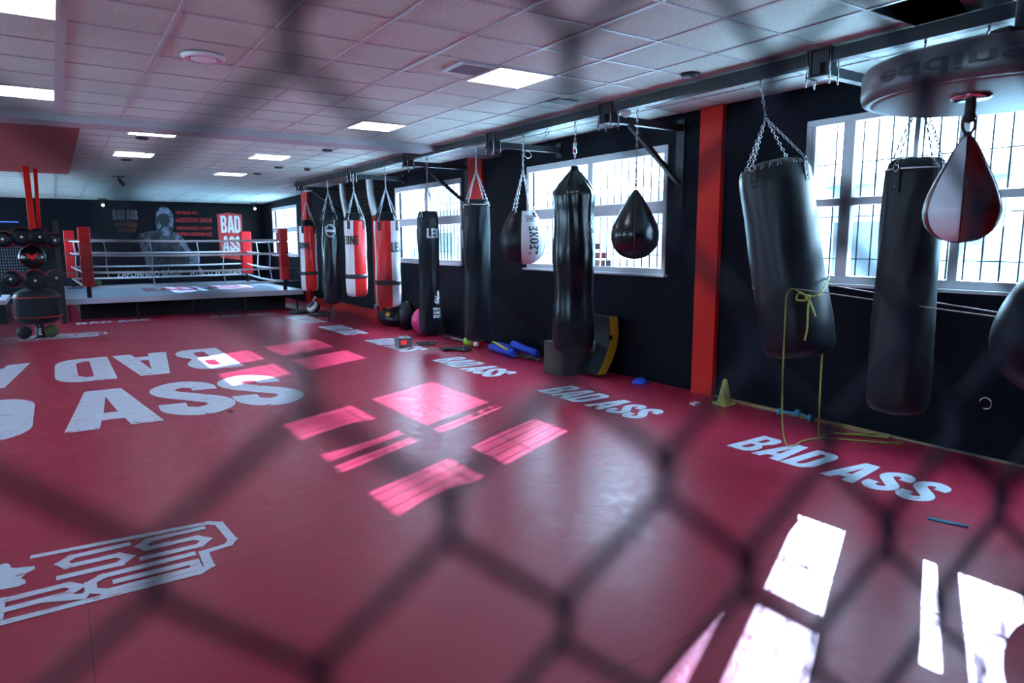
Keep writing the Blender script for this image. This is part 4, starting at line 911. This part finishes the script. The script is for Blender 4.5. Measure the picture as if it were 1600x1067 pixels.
mb = MB(); mb.tube(spline([(-.05, .45, .015), (.02, .2, .012), (0, -.1, .012), (.05, -.3, .015)]), .012, 6); mb.build('red_cord', redp, rb)
mb = MB(); mb.cyl((0, .45, .03), (.05, -.35, .03), .022, 12); tag(mb.build('steel_bar', galv, loc=(5.76, 10.35, 0)), 'grey bar lying on the floor behind the plain black bag', 'bar')
mb = MB(); mb.cyl((0, 0, .07), (-.0, -.13, .07), .065, 18); tag(mb.build('lime_roll', lime, loc=(5.70, 9.88, 0)), 'lime green roll on the floor behind the plain black bag', 'roll')
hw = thing('hand_wrap_bundle', 'red and white cloth bundle on the floor behind the plain black bag', 'cloth', (5.72, 9.55, 0))
mb = MB(); mb.sphere((0, 0, .075), .09, 14, sc=(.9, 1.6, .85)); mb.build('red_cloth', redv, hw); mb = MB(); mb.sphere((-.06, -.06, .06), .05, 12, sc=(.9, 1.2, .9)); mb.build('white_cloth', whitev, hw)
FR = [((5.72, 9.12, .06), (5.62, 8.33, .06), 'blue foam roller nearest the camera in the bundle on the floor'), ((5.88, 9.2, .065), (5.86, 8.62, .065), 'blue foam roller against the wall, left of the yellow strap'), ((5.80, 8.62, .16), (5.86, 8.05, .075), 'blue foam roller against the wall, right of the yellow strap')]
for a, b_, lb in FR:
    r_ = thing('foam_roller', lb, 'foam roller', (a[0], a[1], 0), 'blue foam rollers')
    mb = MB(); mb.cyl((0, 0, a[2]), (b_[0]-a[0], b_[1]-a[1], b_[2]), .055, 20); mb.build('roller', bluef, r_)
mb = MB(); mb.tube(spline([(0, .25, .06), (-.04, .05, .05), (-.07, -.18, .02), (-.02, -.35, -.03)]), .028, 8, flat=.4); tag(mb.build('yellow_strap', mat('strap_yellow', (.65, .52, .04), .5), loc=(5.68, 8.75, .10)), 'yellow strap across the blue foam rollers', 'strap')
mb = MB()
for k in range(4): mb.tube(spline([(random.uniform(-.08, .08), .2-.1*k, .02), (random.uniform(-.1, .1), .05-.1*k, .05), (random.uniform(-.08, .08), -.1-.08*k, .02)]), .016, 6)
tag(mb.build('dark_straps', rubber, loc=(5.72, 8.1, 0)), 'black straps beside the blue foam rollers', 'strap')
bx = thing('plywood_box', 'brown chipboard box under the long glossy black bag', 'box', (5.55, 6.98, 0))
MB().box((-.22, -.20, 0), (.18, .20, .42)).build('body', boxw, bx, bevel=.004)
# kick shield: curved pad leaning on the wall
ks = thing('kick_shield', 'curved black kick shield with a yellow side leaning on the wall', 'kick shield', (5.88, 6.62, 0))
def kick(u, w_, th):    # u 0..1 up the curve
    z = .02+.74*u; x = -.20+.30*u - .14*math.sin(PI*u)*(-1)*-1
    return x, z
mb = MB(); vv = []; nn = 14
for i in range(nn+1):
    u = i/nn; cx = -.14+.14*u+.10*math.sin(PI*u); z = .04+.74*u
    for (dx, dy) in ((-.09, .33), (.06, .33), (.06, -.20), (-.09, -.20)): vv.append((cx+dx-.04*(1-u), dy, z))
ff = [(0, 1, 2, 3), tuple(nn*4+k for k in (3, 2, 1, 0))]; mi = []
mb.add(vv, ff, 0)
for i in range(nn):
    for k in range(4):
        o = i*4; mb.f.append((o+k, o+(k+1) % 4, o+4+(k+1) % 4, o+4+k)); mb.m.append(1 if k == 2 else 0); mb.s.append(False)
ko = mb.build('pad', [mat('shield_black', (.007, .011, .016), .55, spec=.2), yellow], ks, bevel=.012)
mb = MB(); put_text(mb, 'BENLEE', lambda x, y: (-.185+.022*y, .25-x*.30, .40+y*.06), .02); put_text(mb, 'SPORT', lambda x, y: (-.19+.02*y, .25-x*.30, .32+y*.06), .02); mb.build('lettering', greyp, ks)
mb = MB(); mb.box((-.09, -.206, .48), (-.03, -.200, .54)); mb.build('side_patch', blackp, ks)
mb = MB(); mb.lathe([(.11, 0), (.10, .01), (.045, .06), (.03, .06), (.03, .055), (.095, .0), (.11, 0)], n=32); tag(mb.build('marker_disc', bluef, loc=(5.88, 5.93, 0)), 'blue saucer marker on the floor by the wall', 'marker')
cn = thing('training_cone', 'yellow training cone standing against the wall by the red pilaster', 'cone', (5.81, 4.60, 0))
MB().lathe([(.078, .012), (.022, .27), (.016, .275), (.012, .27), (.06, .012)], n=32).build('cone', cony, cn)
mb = MB(); mb.box((-.09, -.09, 0), (.09, .09, .012)); mb.box((-.095, -.085, .018), (.085, .095, .028)); mb.build('base', cony, cn, bevel=.01)
mb = MB(); a0, sg = facing(5.81, 4.6); put_text(mb, 'MARBO', wrap_fn(a0, sg, lambda z: .083-.216*(z-.01)+.003, .0, .14, .10, .020, rot=True), .0); mb.build('lettering', blackp, cn)
mb = MB(); mb.box((-.05, -.035, 0), (.05, .035, .02)); tag(mb.build('small_tag', frame_w, loc=(5.56, 4.78, 0)), 'tiny pale tag lying on the mat near the yellow cone', 'tag')
for (a, b_, lb) in (((5.90, 4.00), (5.97, 3.84), 'blue dumbbell on the floor strip, the left one'), ((6.0, 3.86), (5.94, 3.68), 'blue dumbbell on the floor strip, the right one')):
    d_ = thing('dumbbell', lb, 'dumbbell', (a[0], a[1], 0), 'blue dumbbells'); dd = Vector((b_[0]-a[0], b_[1]-a[1], 0)); n_ = dd.normalized()
    mb = MB(); mb.cyl((0, 0, .035), (dd.x, dd.y, .035), .013, 12); mb.build('handle', cyanp, d_)
    for c_ in (Vector((0, 0, .035)), Vector((dd.x, dd.y, .035))): mb = MB(); mb.cyl(c_-n_*.022, c_+n_*.022, .033, 8); mb.build('head', cyanp, d_)
mb = MB(); mb.box((-.02, -.8, 0), (.02, .8, .03)); st = tag(mb.build('wooden_stick', wood, loc=(5.985, 3.75, 0)), 'long pale wooden stick lying along the wall behind the dumbbells', 'stick')
mb = MB(); mb.tube([(.045*math.cos(a), 0, .045*math.sin(a)) for a in [2*PI*k/20*.82 for k in range(21)]], .006, 6)
tag(mb.build('wall_ring', chrome, loc=(W-.01, 2.27, .44)), 'small steel ring fixed low on the dark wall', 'ring').rotation_euler = (0, 0, 1.4)
sb = thing('wall_socket_box', 'grey wall box at the edge of the far window behind the plain black bag', 'wall box', (W-.03, 10.45, 1.78)); MB().box((-.05, -.10, -.15), (.03, .10, .15)).build('case', frame_w, sb, bevel=.01)
for (yy, zz, pos_) in ((7.0, 1.66, 'single top one'), (7.0, 1.54, 'left one of the middle row'), (6.87, 1.54, 'right one of the middle row'), (7.0, 1.44, 'left one of the bottom row'), (6.88, 1.44, 'centre one of the bottom row'), (6.77, 1.44, 'right one of the bottom row')):
    mb = MB(); mb.box((-.002, -.045, -.04), (0, .045, .04)); c_ = random.choice([(.35, .12, .10), (.12, .12, .14), (.4, .3, .25)])
    tag(mb.build('photo_card', mat('photo%d' % int(yy*100+zz*10), c_, .5, var=.7, vscale=40), loc=(W+.024, yy, zz)), 'small photo on the middle window pane, %s of the cluster' % pos_, 'photo', 'photos on the window')
mb = MB(); mb.tube([(0, 0, 0), (.03, -.12, .0), (.06, -.2, .0)], .008, 6); tag(mb.build('cyan_cord_end', cyanp, loc=(4.40, 1.9, .008)), 'short turquoise cord scrap on the mat at the right', 'cord')

# ------------------------------------------------------------------ chain-link fence right in front of the viewer
P0 = Vector((.0422, .1402, 1.6885)); az = .591+math.radians(65.4); tdir = Vector((math.sin(az), math.cos(az), 0)); nrm = Vector((-tdir.y, tdir.x, 0))
HD = .070; HW = .0312; WR = .0019
fn_ = thing('chain_link_fence', 'dark coated chain-link fence blurred close in the foreground', 'fence', (P0.x, P0.y, 0))
mb = MB()
Z0 = P0.z; KT = 22
for c in range(-16, 46):
    for side in (0,):
        pts = []
        for k in range(-KT, KT):          # half steps of the zigzag between column c and c+1
            zz = Z0+k*HD/2
            col_ = c if (k+c) % 2 == 1 else c+1
            # knots of column 1 sit at Z0 + n*HD : odd columns at even k
            s_ = (col_-1)*HW; inward = 1 if col_ == c else -1
            for dz_, dn in ((-.0045, -.0016*inward), (.0045, .0016*inward)):
                q_ = P0+tdir*(s_-inward*.0008)+nrm*dn; pts.append((q_.x-P0.x, q_.y-P0.y, zz+dz_))
        mb.tube(pts, WR, 7)
mb.build('wire_mesh', wire, fn_)
for s_, in (( -17*HW,), (46*HW,)):
    q_ = P0+tdir*s_; mb = MB(); mb.cyl((q_.x-P0.x, q_.y-P0.y, 0), (q_.x-P0.x, q_.y-P0.y, 2.5), .03, 20); mb.build('post', steel, fn_)
for z in (Z0-KT*HD/2, Z0+KT*HD/2):
    a = P0+tdir*(-17*HW); b_ = P0+tdir*(46*HW); mb = MB(); mb.tube([(a.x-P0.x, a.y-P0.y, z), (b_.x-P0.x, b_.y-P0.y, z)], .02, 12); mb.build('rail', steel, fn_)
